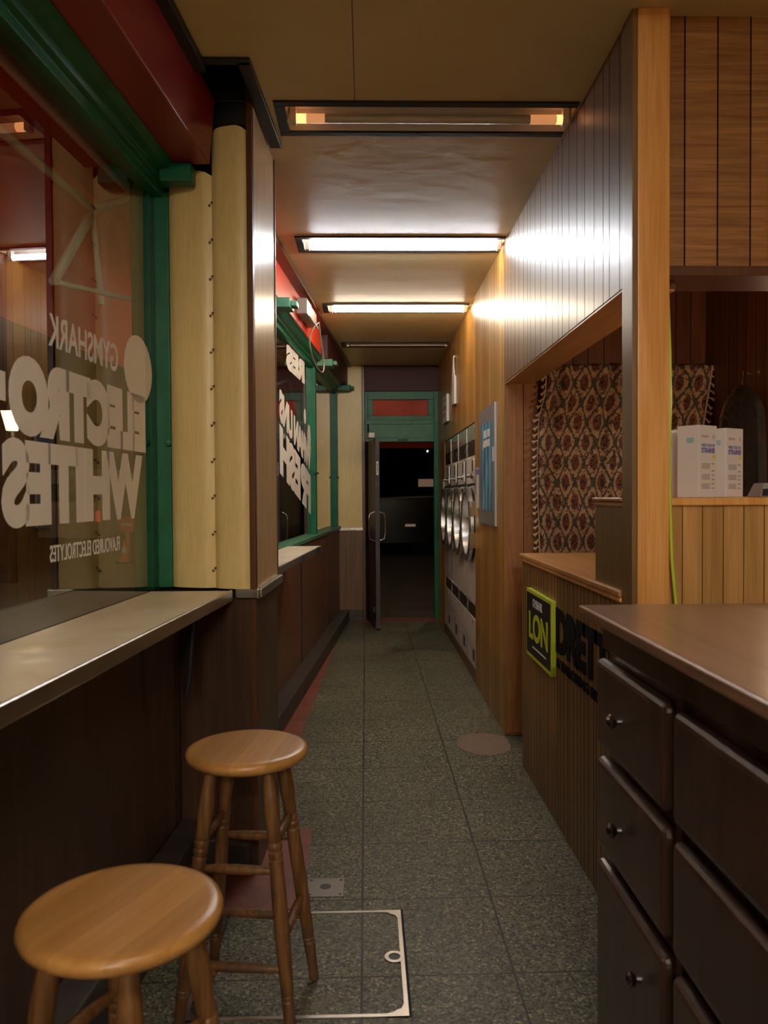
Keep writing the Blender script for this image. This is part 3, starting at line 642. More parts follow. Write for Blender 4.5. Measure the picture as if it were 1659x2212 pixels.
# ---------------------------------------------------------------- shelves under the windows
def shelf(Y0, Y1, label):
    r = thing('window_shelf', label, 'shelf', tuple(F((Y0+Y1)/2, 0.15, 1.02)), 0, 'laminate window shelves')
    obj('shelf_top', MB().fbox(Y0, Y1, 0.006, 0.292, 1.021, 1.0505), M['shelf'], r, 0.002)
    obj('metal_edge', MB().fbox(Y0, Y1, 0.2925, 0.304, 1.012, 1.053), M['alu'], r, 0.004)
    return r
s1 = shelf(-5.0, 2.925, 'long cream laminate shelf with a metal edge under the near window')
mb = MB(); mb.fbox(2.60, 2.63, 0.10, 0.27, 0.985, 1.015); mb.tube([F(2.61, 0.25, 0.99), F(2.61, 0.235, 0.80), F(2.61, 0.23, 0.77)], 0.009, 8)
mb.tube([F(2.63, 0.235, 1.0), F(2.63, 0.225, 0.80), F(2.63, 0.22, 0.75)], 0.010, 8); obj('bracket', mb, M['black'], s1, 0, 40)
mb = MB(); mb.fbox(1.36, 1.363, 0.008, 0.29, 1.0500, 1.0508); obj('joint_line', mb, M['brown_strip'], s1)
s2 = shelf(3.47, 5.44, 'short white laminate shelf under the far window behind the pillar')

# ---------------------------------------------------------------- ceiling lights
def fitting(i, yc, xl, kind, label):
    r = thing('ceiling_light', label, 'light', (0.22, yc, CEIL), 0, 'recessed tube lights along the ceiling')
    x1 = 0.792
    f = MB(); e_ = 0.022; z0, z1 = CEIL-0.008, CEIL+0.004
    f.box(xl-0.012, x1, yc-HW-0.012, yc-HW+e_, z0, z1); f.box(xl-0.012, x1, yc+HW-e_, yc+HW+0.012, z0, z1); f.box(xl-0.012, xl+0.028, yc-HW+e_, yc+HW-e_, z0, z1)
    obj('frame', f, M['black'], r, 0.002)
    t = MB(); h = 0.05
    t.hexa([(xl+0.028, yc-HW+e_, CEIL), (x1, yc-HW+e_, CEIL), (x1, yc+HW-e_, CEIL), (xl+0.028, yc+HW-e_, CEIL), (xl+0.04, yc-0.05, CEIL+h), (x1, yc-0.05, CEIL+h), (x1, yc+0.05, CEIL+h), (xl+0.04, yc+0.05, CEIL+h)])
    t.bm.faces.ensure_lookup_table(); bmesh.ops.delete(t.bm, geom=[t.bm.faces[0]], context='FACES_ONLY')
    tr = obj('reflector_tray', t, M['trough'], r)
    mm = {'cool': M['tube_cool'], 'warm': M['tube_warm'], 'back': M['tube_back'], 'near': M['tube_near'], 'off': M['tube_off'], 'dying': M['tube_off']}[kind]
    zt = {'back': CEIL+0.003, 'cool': CEIL-0.016, 'warm': CEIL-0.016}.get(kind, CEIL-0.002)
    tu = obj('tube', MB().tube([(xl+0.075, yc, zt), (x1-0.03, yc, zt)], 0.0165, 16), mm, r, 0, 40)
    if kind == 'dying':
        for xa, xb in ((xl+0.062, xl+0.10), (x1-0.055, x1-0.012)):
            obj('tube_end', MB().tube([(xa, yc, zt), (xb, yc, zt)], 0.0172, 16), M['tube_end'], tu, 0, 40)
        for xa, xb in ((xl+0.10, xl+0.17), (x1-0.155, x1-0.055)):
            obj('glowing_length', MB().tube([(xa, yc, zt), (xb, yc, zt)], 0.0170, 16), M['tube_glow'], tu, 0, 40)
    for xa in (xl+0.05, x1-0.02):
        obj('socket', MB().box(xa-0.012, xa+0.012, yc-0.018, yc+0.018, zt-0.02, CEIL+0.045), M['trough'], r, 0.003)
    return r
KL = [('back', 'lit ceiling tube light farthest behind the camera'), ('back', 'lit ceiling tube light second farthest behind the camera'), ('off', 'unlit ceiling tube light a little behind the camera'),
      ('near', 'weakly lit ceiling tube light above the camera'), ('off', 'unlit ceiling tube light above the foreground'),
      ('dying', 'failing ceiling tube light with orange glowing ends, beside the near pillar'), ('cool', 'bright white ceiling tube light nearest the camera'),
      ('warm', 'bright warm white ceiling tube light, second of the two lit ones'), ('off', 'unlit ceiling tube light nearest the doorway')]
for i, ((yc, xl), (k, lab)) in enumerate(zip(FIX, KL)): fitting(i, yc, xl, k, lab)

# ---------------------------------------------------------------- tumble dryers
def make_dryer(y0, label):
    wd = 0.583; XF = 0.815
    r = thing('tumble_dryer', label, 'dryer', (XF, y0+wd/2, 0.075), 0, 'row of steel tumble dryers'); y1 = y0+wd; yc = y0+wd/2
    obj('cabinet', MB().box(XF+0.16, 1.45, y0+0.002, y1-0.002, 0.077, 1.93), M['dryer'], r)
    obj('top_panel', MB().box(XF, XF+0.02, y0+0.002, y1-0.002, 1.805, 1.928), M['dryer_top'], r, 0.002)
    b = obj('control_band', MB().box(XF+0.002, XF+0.02, y0+0.002, y1-0.002, 1.69, 1.803), M['dryer_dark'], r, 0.002)
    obj('band_switch', MB().box(XF-0.004, XF+0.003, y0+0.10, y0+0.125, 1.735, 1.775), M['black'], b)
    up = MB(); N_ = 48; zc = 1.172
    ins = [(yc+0.25*math.cos(2*PI*k/N_), zc+0.25*math.sin(2*PI*k/N_)) for k in range(N_)]
    def edge_pt(k):
        c_, s_ = math.cos(2*PI*k/N_), math.sin(2*PI*k/N_)
        f = min((wd/2-0.002)/max(abs(c_), 1e-6), ((1.688-zc) if s_ > 0 else (zc-0.562))/max(abs(s_), 1e-6))
        return (yc+c_*f, zc+s_*f)
    outs = [edge_pt(k) for k in range(N_)]
    for cy, cz in ((y0+0.002, 0.562), (y1-0.002, 0.562), (y0+0.002, 1.688), (y1-0.002, 1.688)):      # square off the corners
        k = min(range(N_), key=lambda q_: abs(math.atan2(cz-zc, cy-yc)-math.atan2(outs[q_][1]-zc, outs[q_][0]-yc))); outs[k] = (cy, cz)
    for k in range(N_):
        k2 = (k+1) % N_
        up.face([(XF, *outs[k]), (XF, *outs[k2]), (XF, *ins[k2]), (XF, *ins[k])])
        up.face([(XF, *ins[k]), (XF, *ins[k2]), (XF+0.02, *ins[k2]), (XF+0.02, *ins[k])])
    o = obj('front_panel', up, M['dryer'], r)
    for k in range(7):
        for z in (0.578, 1.672): obj('screw', MB().ball((XF, y0+0.04+k*(wd-0.08)/6, z), 0.005), M['chrome'], o)
    cp = MB(); cp.box(XF-0.012, XF+0.004, y0+0.12, y0+0.18, 1.50, 1.665); co = obj('coin_box', cp, M['steel'], r, 0.004)
    cp = MB(); cp.box(XF-0.016, XF-0.011, y0+0.132, y0+0.168, 1.57, 1.65); obj('coin_slot', cp, M['black'], co)
    cp = MB(); cp.lathe((XF-0.012, y0+0.15, 1.535), (-1, 0, 0), [(0.022, 0), (0.022, 0.012), (0.014, 0.016), (0.014, 0.045), (0, 0.05)], 16); obj('coin_knob', cp, M['chrome'], co, 0, 40)
    cp = MB(); cp.box(XF-0.004, XF+0.004, y0+0.035, y0+0.07, 1.46, 1.66); obj('instruction_plate', cp, M['black'], r)
    zc = 1.172
    obj('gasket', MB().lathe((XF, yc, zc), (-1, 0, 0), [(0.272, -0.002), (0.272, 0.018), (0.245, 0.018)], 48), M['rubber'], r, 0, 40)
    d = obj('door_ring', MB().lathe((XF-0.019, yc+0.006, zc), (-1, 0, 0), [(0.276, 0.0), (0.285, 0.003), (0.285, 0.026), (0.276, 0.034), (0.240, 0.034), (0.233, 0.028), (0.222, -0.10)], 64), M['steel'], r, 0, 30)
    obj('door_glass', MB().lathe((XF-0.019, yc+0.006, zc), (-1, 0, 0), [(0, -0.082), (0.12, -0.086), (0.2235, -0.098)], 40), M['dark_glass'], d, 0, 60)
    for z in (1.055, 1.29):
        obj('hinge', MB().box(XF-0.060, XF+0.001, y0+0.006, y0+0.034, z-0.055, z+0.055), M['chrome'], d, 0.004)
    h = MB(); h.tube([(XF, y0+0.10, 1.475), (XF-0.03, y0+0.11, 1.47), (XF-0.045, y0+0.14, 1.462), (XF-0.04, y0+0.20, 1.47)], [0.012, 0.011, 0.010, 0.008], 10)
    obj('latch_lever', h, M['black'], r, 0, 50)
    obj('lower_band', MB().box(XF+0.003, XF+0.02, y0+0.002, y1-0.002, 0.46, 0.561), M['dryer_dark'], r)
    k = obj('kick_panel', MB().box(XF, XF+0.02, y0+0.003, y1-0.003, 0.080, 0.458), M['dryer'], r, 0.002)
    obj('vent_grille', MB().box(XF-0.002, XF+0.004, y0+0.16, y0+0.26, 0.135, 0.215), M['dryer_dark'], k)
    obj('lock_screw', MB().ball((XF, y0+0.24, 0.425), 0.009), M['chrome'], k)
    obj('seam_strip', MB().box(XF-0.003, XF+0.01, y0-0.002, y0+0.003, 0.08, 1.92), M['chrome'], r)
    return r
d0 = make_dryer(5.808, 'steel tumble dryer nearest the camera, next to the grey mounted poster')
for i, lab in enumerate(['second steel tumble dryer from the poster', 'third steel tumble dryer from the poster', 'farthest steel tumble dryer, beside the green door frame']):
    dup(d0, d0.location+Vector((0, 0.586*(i+1), 0)), None, lab)

# ---------------------------------------------------------------- things on the right wall
XP = XR
pr = thing('poster', 'tall blue poster on a grey mount beside the dryers', 'poster', (XP, 5.18, 1.58))
obj('mount', MB().box(XP-0.012, XP-0.0005, 4.845, 5.515, 1.20, 1.96), M['grey_mount'], pr, 0.002)
obj('white_edge', MB().box(XP-0.013, XP-0.0005, 4.840, 4.8448, 1.20, 1.96), M['paper'], pr)
a = obj('print', MB().box(XP-0.0135, XP-0.012, 4.93, 5.385, 1.29, 1.86), M['poster'], pr)
mb = MB()
for y0, y1, z0, z1 in ((5.02, 5.13, 1.765, 1.815), (5.16, 5.28, 1.765, 1.815), (5.03, 5.29, 1.705, 1.75), (5.29, 5.315, 1.69, 1.73)): mb.box(XP-0.0145, XP-0.0135, y0, y1, z0, z1)
obj('text_blocks', mb, M['paper'], a)
mb = MB(); mb.box(XP-0.0145, XP-0.0135, 4.85, 4.93, 1.60, 1.69); obj('stuck_note', mb, M['paper'], pr)
nt = thing('notice', 'narrow white notice strip with a blue header between poster and dryer', 'notice', (XP, 5.62, 1.44))
obj('sheet', MB().box(XP-0.006, XP-0.0005, 5.55, 5.70, 1.30, 1.58), M['paper'], nt, 0.001); obj('header', MB().box(XP-0.007, XP-0.006, 5.555, 5.695, 1.535, 1.575), M['purple_print'], nt)
nt = thing('wall_tag', 'white notice tag hung from a string loop high above the dryers', 'notice', (XR+0.01, 7.15, 2.4))
mb = MB(); mb.box(XR-0.012, XR+0.010, 7.05, 7.25, 2.20, 2.45); obj('card', mb, M['paper'], nt, 0.003)
mb = MB(); mb.tube([(XR-0.004, 7.07, 2.44), (XR-0.004, 7.15, 2.63), (XR-0.004, 7.23, 2.44)], 0.006, 6); mb.ball((XR+0.002, 7.15, 2.63), 0.012); obj('string', mb, M['white_wire'], nt)
nt = thing('framed_notice', 'small white framed notice on the wall above the farthest dryer', 'notice', (XR+0.01, 7.9, 2.25))
obj('frame', MB().box(XR-0.012, XR+0.011, 7.69, 8.12, 2.105, 2.37), M['sign_white'], nt, 0.003)
mb = MB()
for k, (zz, hh) in enumerate(((2.31, 0.03), (2.23, 0.05), (2.16, 0.04))): mb.box(XR-0.0135, XR-0.012, 7.74, 8.06, zz, zz+hh)
obj('print', mb, M['grey_print'], nt)
nt = tag(obj('notice', MB().box(XR+0.004, XR+0.0115, 8.20, 8.32, 1.30, 1.55), M['paper'], None, 0.001, None, (XR+0.008, 8.26, 1.3)), 'small cream notice on the narrow strip between farthest dryer and door frame', 'notice')

# ---------------------------------------------------------------- service counter in the recess
sc = thing('service_counter', 'wooden service counter with a grooved front and worn top', 'counter', (1.05, 3.25, 0))
obj('front_panel', MB().box(XR, XR+0.03, 2.465, 4.06, 0.0, 1.062), M['bead'], sc)
obj('end_panel', MB().box(XR+0.03, 1.38, 4.03, 4.06, 0.0, 1.062), M['riser'], sc)
mb = MB(); mb.prism([(x, y, 1.072) for x, y in ((XR-0.012, 2.465), (0.904, 2.465), (0.904, 2.606), (1.40, 2.606), (1.40, 4.075), (XR-0.012, 4.075))], [(x, y, 1.094) for x, y in ((XR-0.012, 2.465), (0.904, 2.465), (0.904, 2.606), (1.40, 2.606), (1.40, 4.075), (XR-0.012, 4.075))])
obj('countertop', mb, M['counter_top'], sc, 0.005)
obj('edge_moulding', MB().box(XR-0.008, XR+0.02, 2.465, 4.07, 1.056, 1.072), M['post'], sc, 0.005)
rs = obj('raised_end', MB().box(XR+0.004, 0.905, 2.465, 2.77, 1.0945, 1.355), M['riser'], sc, 0.002)
mb = MB(); mb.box(XR-0.006, 0.907, 2.465, 2.782, 1.372, 1.385); mb.box(XR, 0.905, 2.465, 2.776, 1.355, 1.372); obj('ledge_moulding', mb, M['counter_top'], rs, 0.005)

XC = XR
sg = thing('sign_board', 'black LON sign board with a lime border on the counter front', 'sign', (XC, 3.58, 0.62))
def quad_on(y0, y1, z0a, z1a, x0, x1): return MB().box(x0, x1, y0, y1, z0a, z1a)
obj('board', MB().box(XC-0.022, XC-0.001, 3.325, 3.84, 0.625, 0.945), M['lime'], sg, 0.001)
obj('face', MB().box(XC-0.0232, XC-0.022, 3.34, 3.828, 0.643, 0.930), M['sign_black'], sg)
def onc(y_far, y_near, z0, z1, x):
    return lambda u, v, d: Vector((x-d, y_far-(y_far-y_near)*u, z0+(z1-z0)*v))
mb = MB(); text_mb(mb, 'LON', onc(3.775, 3.385, 0.715, 0.845, XC-0.0232), 0.0008, 0.03, 0.95); obj('large_lettering', mb, M['lime'], sg)
mb = MB(); text_mb(mb, 'GYMSHARK', onc(3.69, 3.49, 0.870, 0.910, XC-0.0232), 0.0008, 0.01); [mb.box(XC-0.0240, XC-0.0232, 3.42+0.019*k, 3.434+0.019*k, 0.679, 0.687) for k in range(15)]
obj('white_lettering', mb, M['sign_white'], sg)
def heavy(body, yf, yn, z0, z1, bold, label):
    mb = text_mb(MB(), body, onc(yf, yn, z0, z1, XC-0.0005), 0.003, bold, 0.92)
    return tag(obj('counter_lettering', mb, M['letter_black']), label, 'lettering', 'black cut lettering on the counter front')
heavy('DRETTE', 3.33, 2.47, 0.735, 0.922, 0.055, 'large heavy black DRETT lettering on the grooved counter front')
heavy('& TAILORING SERVI', 3.315, 2.62, 0.672, 0.713, 0.035, 'small black & TAILORING SERVI line under the large counter lettering')

# curtain with a tasselled edge
ct = thing('curtain', 'floral damask curtain with cream tassels in the dark recess', 'curtain', (1.48, 4.5, 1.0))
def curtain_edge(side, z):
    k = (z-1.0)/(2.13-1.0)
    if side == 0:
        return 0.988+0.035*max(0, k-0.72)/0.28*1.3-0.012*math.exp(-((k-0.45)/0.2)**2)+0.012*math.exp(-((k-0.86)/0.08)**2)
    return 1.80+0.175*k
mb = MB(); uvl = mb.bm.loops.layers.uv.new('UVMap'); NU, NV = 150, 50; grid = []
for j in range(NV+1):
    z = 1.0+1.125*j/NV; row = []
    xa, xb = curtain_edge(0, z), curtain_edge(1, z)
    for i in range(NU+1):
        u = i/NU; k = j/NV
        ph = u*2*PI*9.5+0.5*math.sin(u*11)
        dep = (0.018+0.012*math.sin(u*17+1))*math.sin(ph)*(0.35+0.65*k)+0.012*math.sin(u*9+k*3)
        row.append((mb.bm.verts.new((xa+(xb-xa)*u, 4.50-dep, z)), (u*1.15, z)))
    grid.append(row)
for j in range(NV):
    for i in range(NU):
        qd = [grid[j][i], grid[j][i+1], grid[j+1][i+1], grid[j+1][i]]
        f = mb.bm.faces.new([a_[0] for a_ in qd])
        for lp, a_ in zip(f.loops, qd): lp[uvl].uv = a_[1]
cl = obj('cloth', mb, M['curtain'], ct, 0, 180)
so = cl.modifiers.new('thickness', 'SOLIDIFY'); so.thickness = 0.003
mb = MB(); mb.tube([(curtain_edge(0, 1.0+1.12*k/30)-0.002, 4.495, 1.0+1.12*k/30) for k in range(31)], 0.006, 6)
mb.tube([(curtain_edge(1, 1.0+1.12*k/30)+0.002, 4.495, 1.0+1.12*k/30) for k in range(31)], 0.006, 6); obj('braid', mb, M['tassel'], ct)
tas0 = MB(); tas0.lathe((0, 0, 0), (-0.75, 0, -0.55), [(0.0, -0.004), (0.004, 0), (0.006, 0.006), (0.004, 0.011), (0.007, 0.02), (0.011, 0.034), (0.0, 0.035)], 10)
tp = None
for side in (0, 1):
    for k in range(28):
        z = 1.02+1.08*k/27; x = curtain_edge(side, z)+(-0.006 if side == 0 else 0.006)
        if tp is None:
            tp = obj('tassel', tas0, M['tassel'], None, 0, 50); tp.parent = ct; o = tp
        else:
            o = tp.copy(); C.objects.link(o); o.parent = ct
        o.location = Vector((x, 4.49, z))-base_of(ct); o.scale = (1 if side == 0 else -1, 1, 1); o.rotation_euler = (0, random.uniform(-0.25, 0.25), 0)
obj('curtain_rail', MB().tube([(1.0, 4.55, 2.12), (2.0-0.03, 4.55, 2.12)], 0.009, 8), M['brown_strip'], ct)

# garment in polythene on the side wall
gm = thing('garment_bag', 'dark clothes on a wire hanger in clear polythene, in the recess', 'garment bag', (1.93, 4.02, 1.2))
mb = MB()
for zz in [(1.955, 0.012, 0.03), (1.92, 0.03, 0.09), (1.87, 0.04, 0.17), (1.78, 0.05, 0.22), (1.6, 0.05, 0.235), (1.4, 0.05, 0.24), (1.15, 0.05, 0.24)]:
    pass
secs = [(1.945, 0.014, 0.025), (1.92, 0.028, 0.07), (1.87, 0.038, 0.15), (1.80, 0.045, 0.205), (1.6, 0.048, 0.22), (1.4, 0.048, 0.225), (1.15, 0.046, 0.225)]
def ring_body(secs, cx, cy, n=28, wob=0.05):
    mb = MB(); rings = []
    for z, a_, b_ in secs:
        rings.append([mb.bm.verts.new((cx+a_*math.cos(2*PI*k/n)*(1+wob*math.sin(k*2.3)), cy+b_*math.sin(2*PI*k/n)*(1+wob*math.cos(k*1.7)), z)) for k in range(n)])
    for A, B in zip(rings, rings[1:]):
        for k in range(n): mb.bm.faces.new([A[k], A[(k+1) % n], B[(k+1) % n], B[k]])
    mb.bm.faces.new(rings[0]); mb.bm.faces.new(rings[-1][::-1]); return mb
obj('clothes', ring_body(secs, 1.925, 4.03), M['garment'], gm, 0, 60)
obj('polythene_cover', ring_body([(z, a_*1.12+0.004, b_*1.10+0.006) for z, a_, b_ in secs], 1.922, 4.03, 28, 0.08), M['poly'], gm, 0, 60)
mb = MB(); mb.tube([(1.925, 4.03, 1.93), (1.925, 4.03, 1.97), (1.925, 4.02, 1.99), (1.93, 4.035, 2.015), (1.95, 4.04, 2.01), (1.975, 4.04, 2.0)], 0.003, 8); obj('hanger_hook', mb, M['chrome'], gm)

# cartons on the half wall
ZS = 1.3845
def carton(cx, cy, rz, h, label, grp='white detergent cartons on the half wall'):
    r = thing('carton', label, 'carton', (cx, cy, ZS), 0, grp); w_, d_ = 0.078, 0.096
    ob = []
    b = MB().box(-d_/2, d_/2, -w_/2, w_/2, 0, h); bmesh.ops.translate(b.bm, verts=b.bm.verts, vec=(cx, cy, ZS)); ob.append(obj('box', b, M['carton'], r, 0.0015))
    def face(mb_, y0, y1, z0, z1):                                # on the -X... side faces handled in local axes
        mb_.box(cx+y0, cx+y1, cy-w_/2-0.0006, cy-w_/2, ZS+z0*h, ZS+z1*h)
    def tx(body, x0, x1, z0, z1, mat, bold=0.02, nm='print'):
        mb_ = text_mb(MB(), body, lambda u, v, d: Vector((cx+x0+(x1-x0)*u, cy-w_/2-0.0002-d, ZS+h*(z0+(z1-z0)*v))), 0.0005, bold)
        ob.append(obj(nm, mb_, mat, r))
    tx("WE'RE TOUGH ON", -0.035, 0.035, 0.70, 0.745, M['purple_print'], 0.01)
    tx('STRAINS!', -0.035, 0.036, 0.615, 0.69, M['purple_print'], 0.04)
    mb_ = MB()
    for z in (0.40, 0.42, 0.44, 0.46, 0.25, 0.27, 0.29, 0.31, 0.12, 0.14, 0.16, 0.18): face(mb_, -0.034, 0.010, z, z+0.010)
    for z in (0.36, 0.30, 0.24, 0.18, 0.46, 0.12): face(mb_, 0.020, 0.034, z, z+0.016)
    ob.append(obj('small_print', mb_, M['grey_print'], r))
    mb_ = MB(); face(mb_, -0.034, 0.002, 0.83, 0.86); ob.append(obj('heading', mb_, M['pink_print'], r))
    mb_ = MB(); face(mb_, 0.026, 0.033, 0.82, 0.87); ob.append(obj('emblem', mb_, M['pink_print'], r))
    mb_ = MB(); mb_.lathe((cx+0.031, cy-w_/2, ZS+h*0.57), (0, -1, 0), [(0.008, 0), (0.008, 0.0007), (0, 0.0007)], 14); ob.append(obj('spot', mb_, M['yellow_print'], r))
    mb_ = MB()
    for z in (0.76, 0.785, 0.81): mb_.box(cx-d_/2-0.0006, cx-d_/2, cy-0.020, cy+0.005, ZS+z*h, ZS+(z+0.018)*h)
    ob.append(obj('side_label', mb_, M['blue_print'], r))
    r.rotation_euler = (0, 0, rz)
    return r
carton(1.064, 2.535, math.radians(34), 0.228, 'white carton standing in the middle, tallest, front of the three')
carton(1.180, 2.60, math.radians(33), 0.223, 'white carton on the right of the three, beside the dark garment bag')
carton(1.018, 2.672, math.radians(64), 0.223, 'white carton half hidden behind the lime cable and wooden post')
pk = thing('packet', 'grey flat-topped packet with a starburst print at the right end of the half wall', 'packet', (1.34, 2.50, ZS))
mb = MB(); mb.hexa([(1.232, 2.46, ZS), (1.44, 2.46, ZS), (1.44, 2.55, ZS), (1.232, 2.55, ZS), (1.25, 2.47, ZS+0.044), (1.44, 2.47, ZS+0.044), (1.44, 2.54, ZS+0.044), (1.25, 2.54, ZS+0.044)]); obj('wrapper', mb, M['grey_print'], pk, 0.004)
mb = MB(); st = [((0.014 if k % 2 else 0.010)*math.cos(2*PI*k/28), (0.014 if k % 2 else 0.010)*math.sin(2*PI*k/28)) for k in range(28)]
mb.prism([(1.292+a_, 2.461+0.22*(0.024+b_), ZS+0.024+b_) for a_, b_ in st], [(1.292+a_, 2.459+0.22*(0.024+b_), ZS+0.024+b_) for a_, b_ in st]); obj('starburst', mb, M['purple_print'], pk)
mb = MB(); mb.hexa([(1.238, 2.4592, ZS+0.004), (1.272, 2.4592, ZS+0.004), (1.272, 2.462, ZS+0.004), (1.238, 2.462, ZS+0.004), (1.244, 2.4640, ZS+0.026), (1.264, 2.4640, ZS+0.026), (1.264, 2.467, ZS+0.026), (1.244, 2.467, ZS+0.026)]); obj('dark_label', mb, M['sign_black'], pk)

# lime cable hanging down the post
mb = MB(); mb.tube([(0.914, 2.398, 2.05), (0.917, 2.396, 1.95), (0.922, 2.396, 1.82), (0.923, 2.396, 1.68), (0.920, 2.396, 1.5), (0.923, 2.394, 1.36), (0.928, 2.394, 1.2), (0.940, 2.39, 1.06), (0.945, 2.388, 0.9), (0.95, 2.385, 0.5), (0.97, 2.37, 0.02)], 0.0052, 10)
tag(obj('power_cable', mb, M['lime_cable'], None, 0, 60, (0.914, 2.398, 2.05)), 'lime green cable hanging down beside the pine post', 'cable')

# ---------------------------------------------------------------- chest of drawers
XF = 0.60
ch = thing('chest_of_drawers', 'dark walnut chest of drawers filling the right foreground', 'chest of drawers', (0.9, 1.2, 0))
obj('carcass', MB().box(XF+0.012, 1.20, 0.15, 1.985, 0.0, 1.085), M['chest'], ch, 0.003)
obj('chest_top', MB().box(XF-0.052, 1.24, 0.10, 2.04, 1.085, 1.112), M['chest_top'], ch, 0.006)
mb = MB(); mb.box(XF-0.004, XF+0.015, 0.15, 1.992, 1.01, 1.084)
mb.box(XF-0.002, XF+0.015, 1.492, 1.522, 0.0, 1.01); obj('front_frame', mb, M['chest'], ch, 0.003)
COL = [(1.522, 1.988), (0.50, 1.492)]
ROW = [(0.772, 0.988), (0.520, 0.742), (0.03, 0.484)]
for ci, (ya, yb) in enumerate(COL):
    for ri, (za, zb) in enumerate(ROW):
        d = obj('drawer' if ri < 2 else 'cupboard_door', MB().box(XF-0.024, XF+0.011, ya+0.004, yb-0.004, za, zb), M['chest'], ch, 0.017)
        kz = (za+zb)/2 if ri < 2 else 0.37
        ky = (ya+yb)/2+0.03 if ri < 2 else ya+0.13
        obj('knob', MB().lathe((XF-0.022, ky, kz), (-1, 0, 0), [(0.008, 0), (0.007, 0.012), (0.014, 0.018), (0.017, 0.026), (0.012, 0.034), (0, 0.037)], 20), M['knob'], d, 0, 50)

# ---------------------------------------------------------------- bar stools
def make_stool(loc, rz, label):
    r = thing('bar_stool', label, 'stool', (0, 0, 0), 0, 'round wooden bar stools'); H_ = 0.72
    seat = MB(); seat.lathe((0, 0, 0), (0, 0, 1), [(0, H_-0.036), (0.130, H_-0.036), (0.150, H_-0.033), (0.161, H_-0.024), (0.1645, H_-0.014), (0.161, H_-0.005), (0.152, H_-0.0008), (0.14, H_), (0, H_-0.004)], 64)
    obj('seat', seat, M['seat'], r, 0, 50)
    tops, feet = [], []
    for k in range(4):
        an = PI/4+k*PI/2
        T = Vector((0.108*math.cos(an), 0.108*math.sin(an), H_-0.034)); B = Vector((0.212*math.cos(an), 0.212*math.sin(an), 0.0))
        tops.append(T); feet.append(B)
        L = (T-B).length; ax = (T-B).normalized()
        pr_ = [(0.0, 0.0), (0.0135, 0.0), (0.0145, 0.06), (0.0165, 0.115), (0.0145, 0.118), (0.0145, 0.124), (0.0175, 0.127), (0.0145, 0.131), (0.0165, 0.135), (0.019, 0.25), (0.0195, 0.36), (0.0185, 0.462),
               (0.0155, 0.466), (0.0185, 0.472), (0.019, 0.482), (0.0155, 0.487), (0.019, 0.493), (0.019, 0.503), (0.0155, 0.508), (0.0185, 0.514), (0.0175, 0.54), (0.021, 0.575), (0.020, 0.62), (0.014, L), (0, L)]
        lg = MB(); lg.lathe(B, ax, pr_, 20); obj('leg', lg, M['leg'], r, 0, 35)
    def on(k, z): return lerp(feet[k], tops[k], z/(H_-0.034))
    for (i, j), zs in (((0, 1), (0.50, 0.26)), ((2, 3), (0.50, 0.26)), ((1, 2), (0.43, 0.19)), ((3, 0), (0.43, 0.19))):
        for z in zs:
            a_, b_ = on(i, z), on(j, z)
            rg = MB(); rg.tube([lerp(a_, b_, s) for s in (0.04, 0.2, 0.5, 0.8, 0.96)], [0.008, 0.0115, 0.0135, 0.0115, 0.008], 12); obj('rung', rg, M['leg'], r, 0, 50)
    r.location = loc; r.rotation_euler = (0, 0, rz); return r
st = make_stool((-0.325, 2.15, 0.0022), math.radians(-7+90), 'wooden bar stool standing farther back beside the near pillar')
dup(st, (-0.408, 1.318, 0.0002), math.radians(-24+90), 'wooden bar stool in the foreground at the left, its seat largest in view')

# ---------------------------------------------------------------- things in and on the floor
hc = thing('floor_hatch', 'terrazzo floor hatch in a pale metal frame between the stools and chest', 'hatch', (-0.2, 2.37, 0))
HX0, HX1, HY0, HY1 = -0.50, 0.108, 2.10, 2.645
mb = MB(); tt = 0.012
mb.box(HX0, HX1, HY1-tt, HY1, 0.0, 0.0035); mb.box(HX0, HX1, HY0, HY0+tt, 0, 0.0035); mb.box(HX1-tt, HX1, HY0, HY1, 0, 0.0035); mb.box(HX0, HX0+tt, HY0, HY1, 0, 0.0035)
def corner(cx, cy, sx, sy):
    pts = [(0, 0), (0.062, 0), (0.060, 0.012), (0.042, 0.016), (0.034, 0.026), (0.020, 0.032), (0.014, 0.048), (0.012, 0.055), (0, 0.055)]
    P_ = [(cx+sx*a_, cy+sy*b_) for a_, b_ in pts]
    mb.prism([(x, y, 0) for x, y in P_], [(x, y, 0.0038) for x, y in P_])
corner(HX1, HY1, -1, -1); corner(HX1, HY0, -1, 1); corner(HX0, HY1, 1, -1); corner(HX0, HY0, 1, 1)
obj('metal_frame', mb, M['brass'], hc)
mb = MB(); n = 24
mb.lathe((HX1-0.030, 2.375, 0), (0, 0, 1), [(0.030, 0), (0.030, 0.0042), (0.018, 0.0042), (0.018, 0.001)], 24); lk = obj('lifting_key', mb, M['brass'], hc)
obj('keyhole', MB().lathe((HX1-0.030, 2.375, 0), (0, 0, 1), [(0.018, 0.0), (0.018, 0.002), (0, 0.002)], 20), M['black'], lk)
mb = MB(); mb.box(HX0-0.006, HX1+0.008, HY1, HY1+0.006, 0, 0.001); mb.box(HX1, HX1+0.008, HY0, HY1, 0, 0.001); obj('gap', mb, M['soot'], hc)
cp = thing('floor_access_cover', 'small square metal access plate set in the floor beside the far stool', 'floor plate', (-0.152, 2.81, 0))
obj('plate', MB().box(-0.218, -0.086, 2.745, 2.878, 0, 0.003), M['cover'], cp, 0.001)
obj('centre_socket', MB().lathe((-0.152, 2.815, 0.003), (0, 0, 1), [(0.020, 0), (0.018, 0.001), (0, 0.0008)], 20), M['black'], cp)
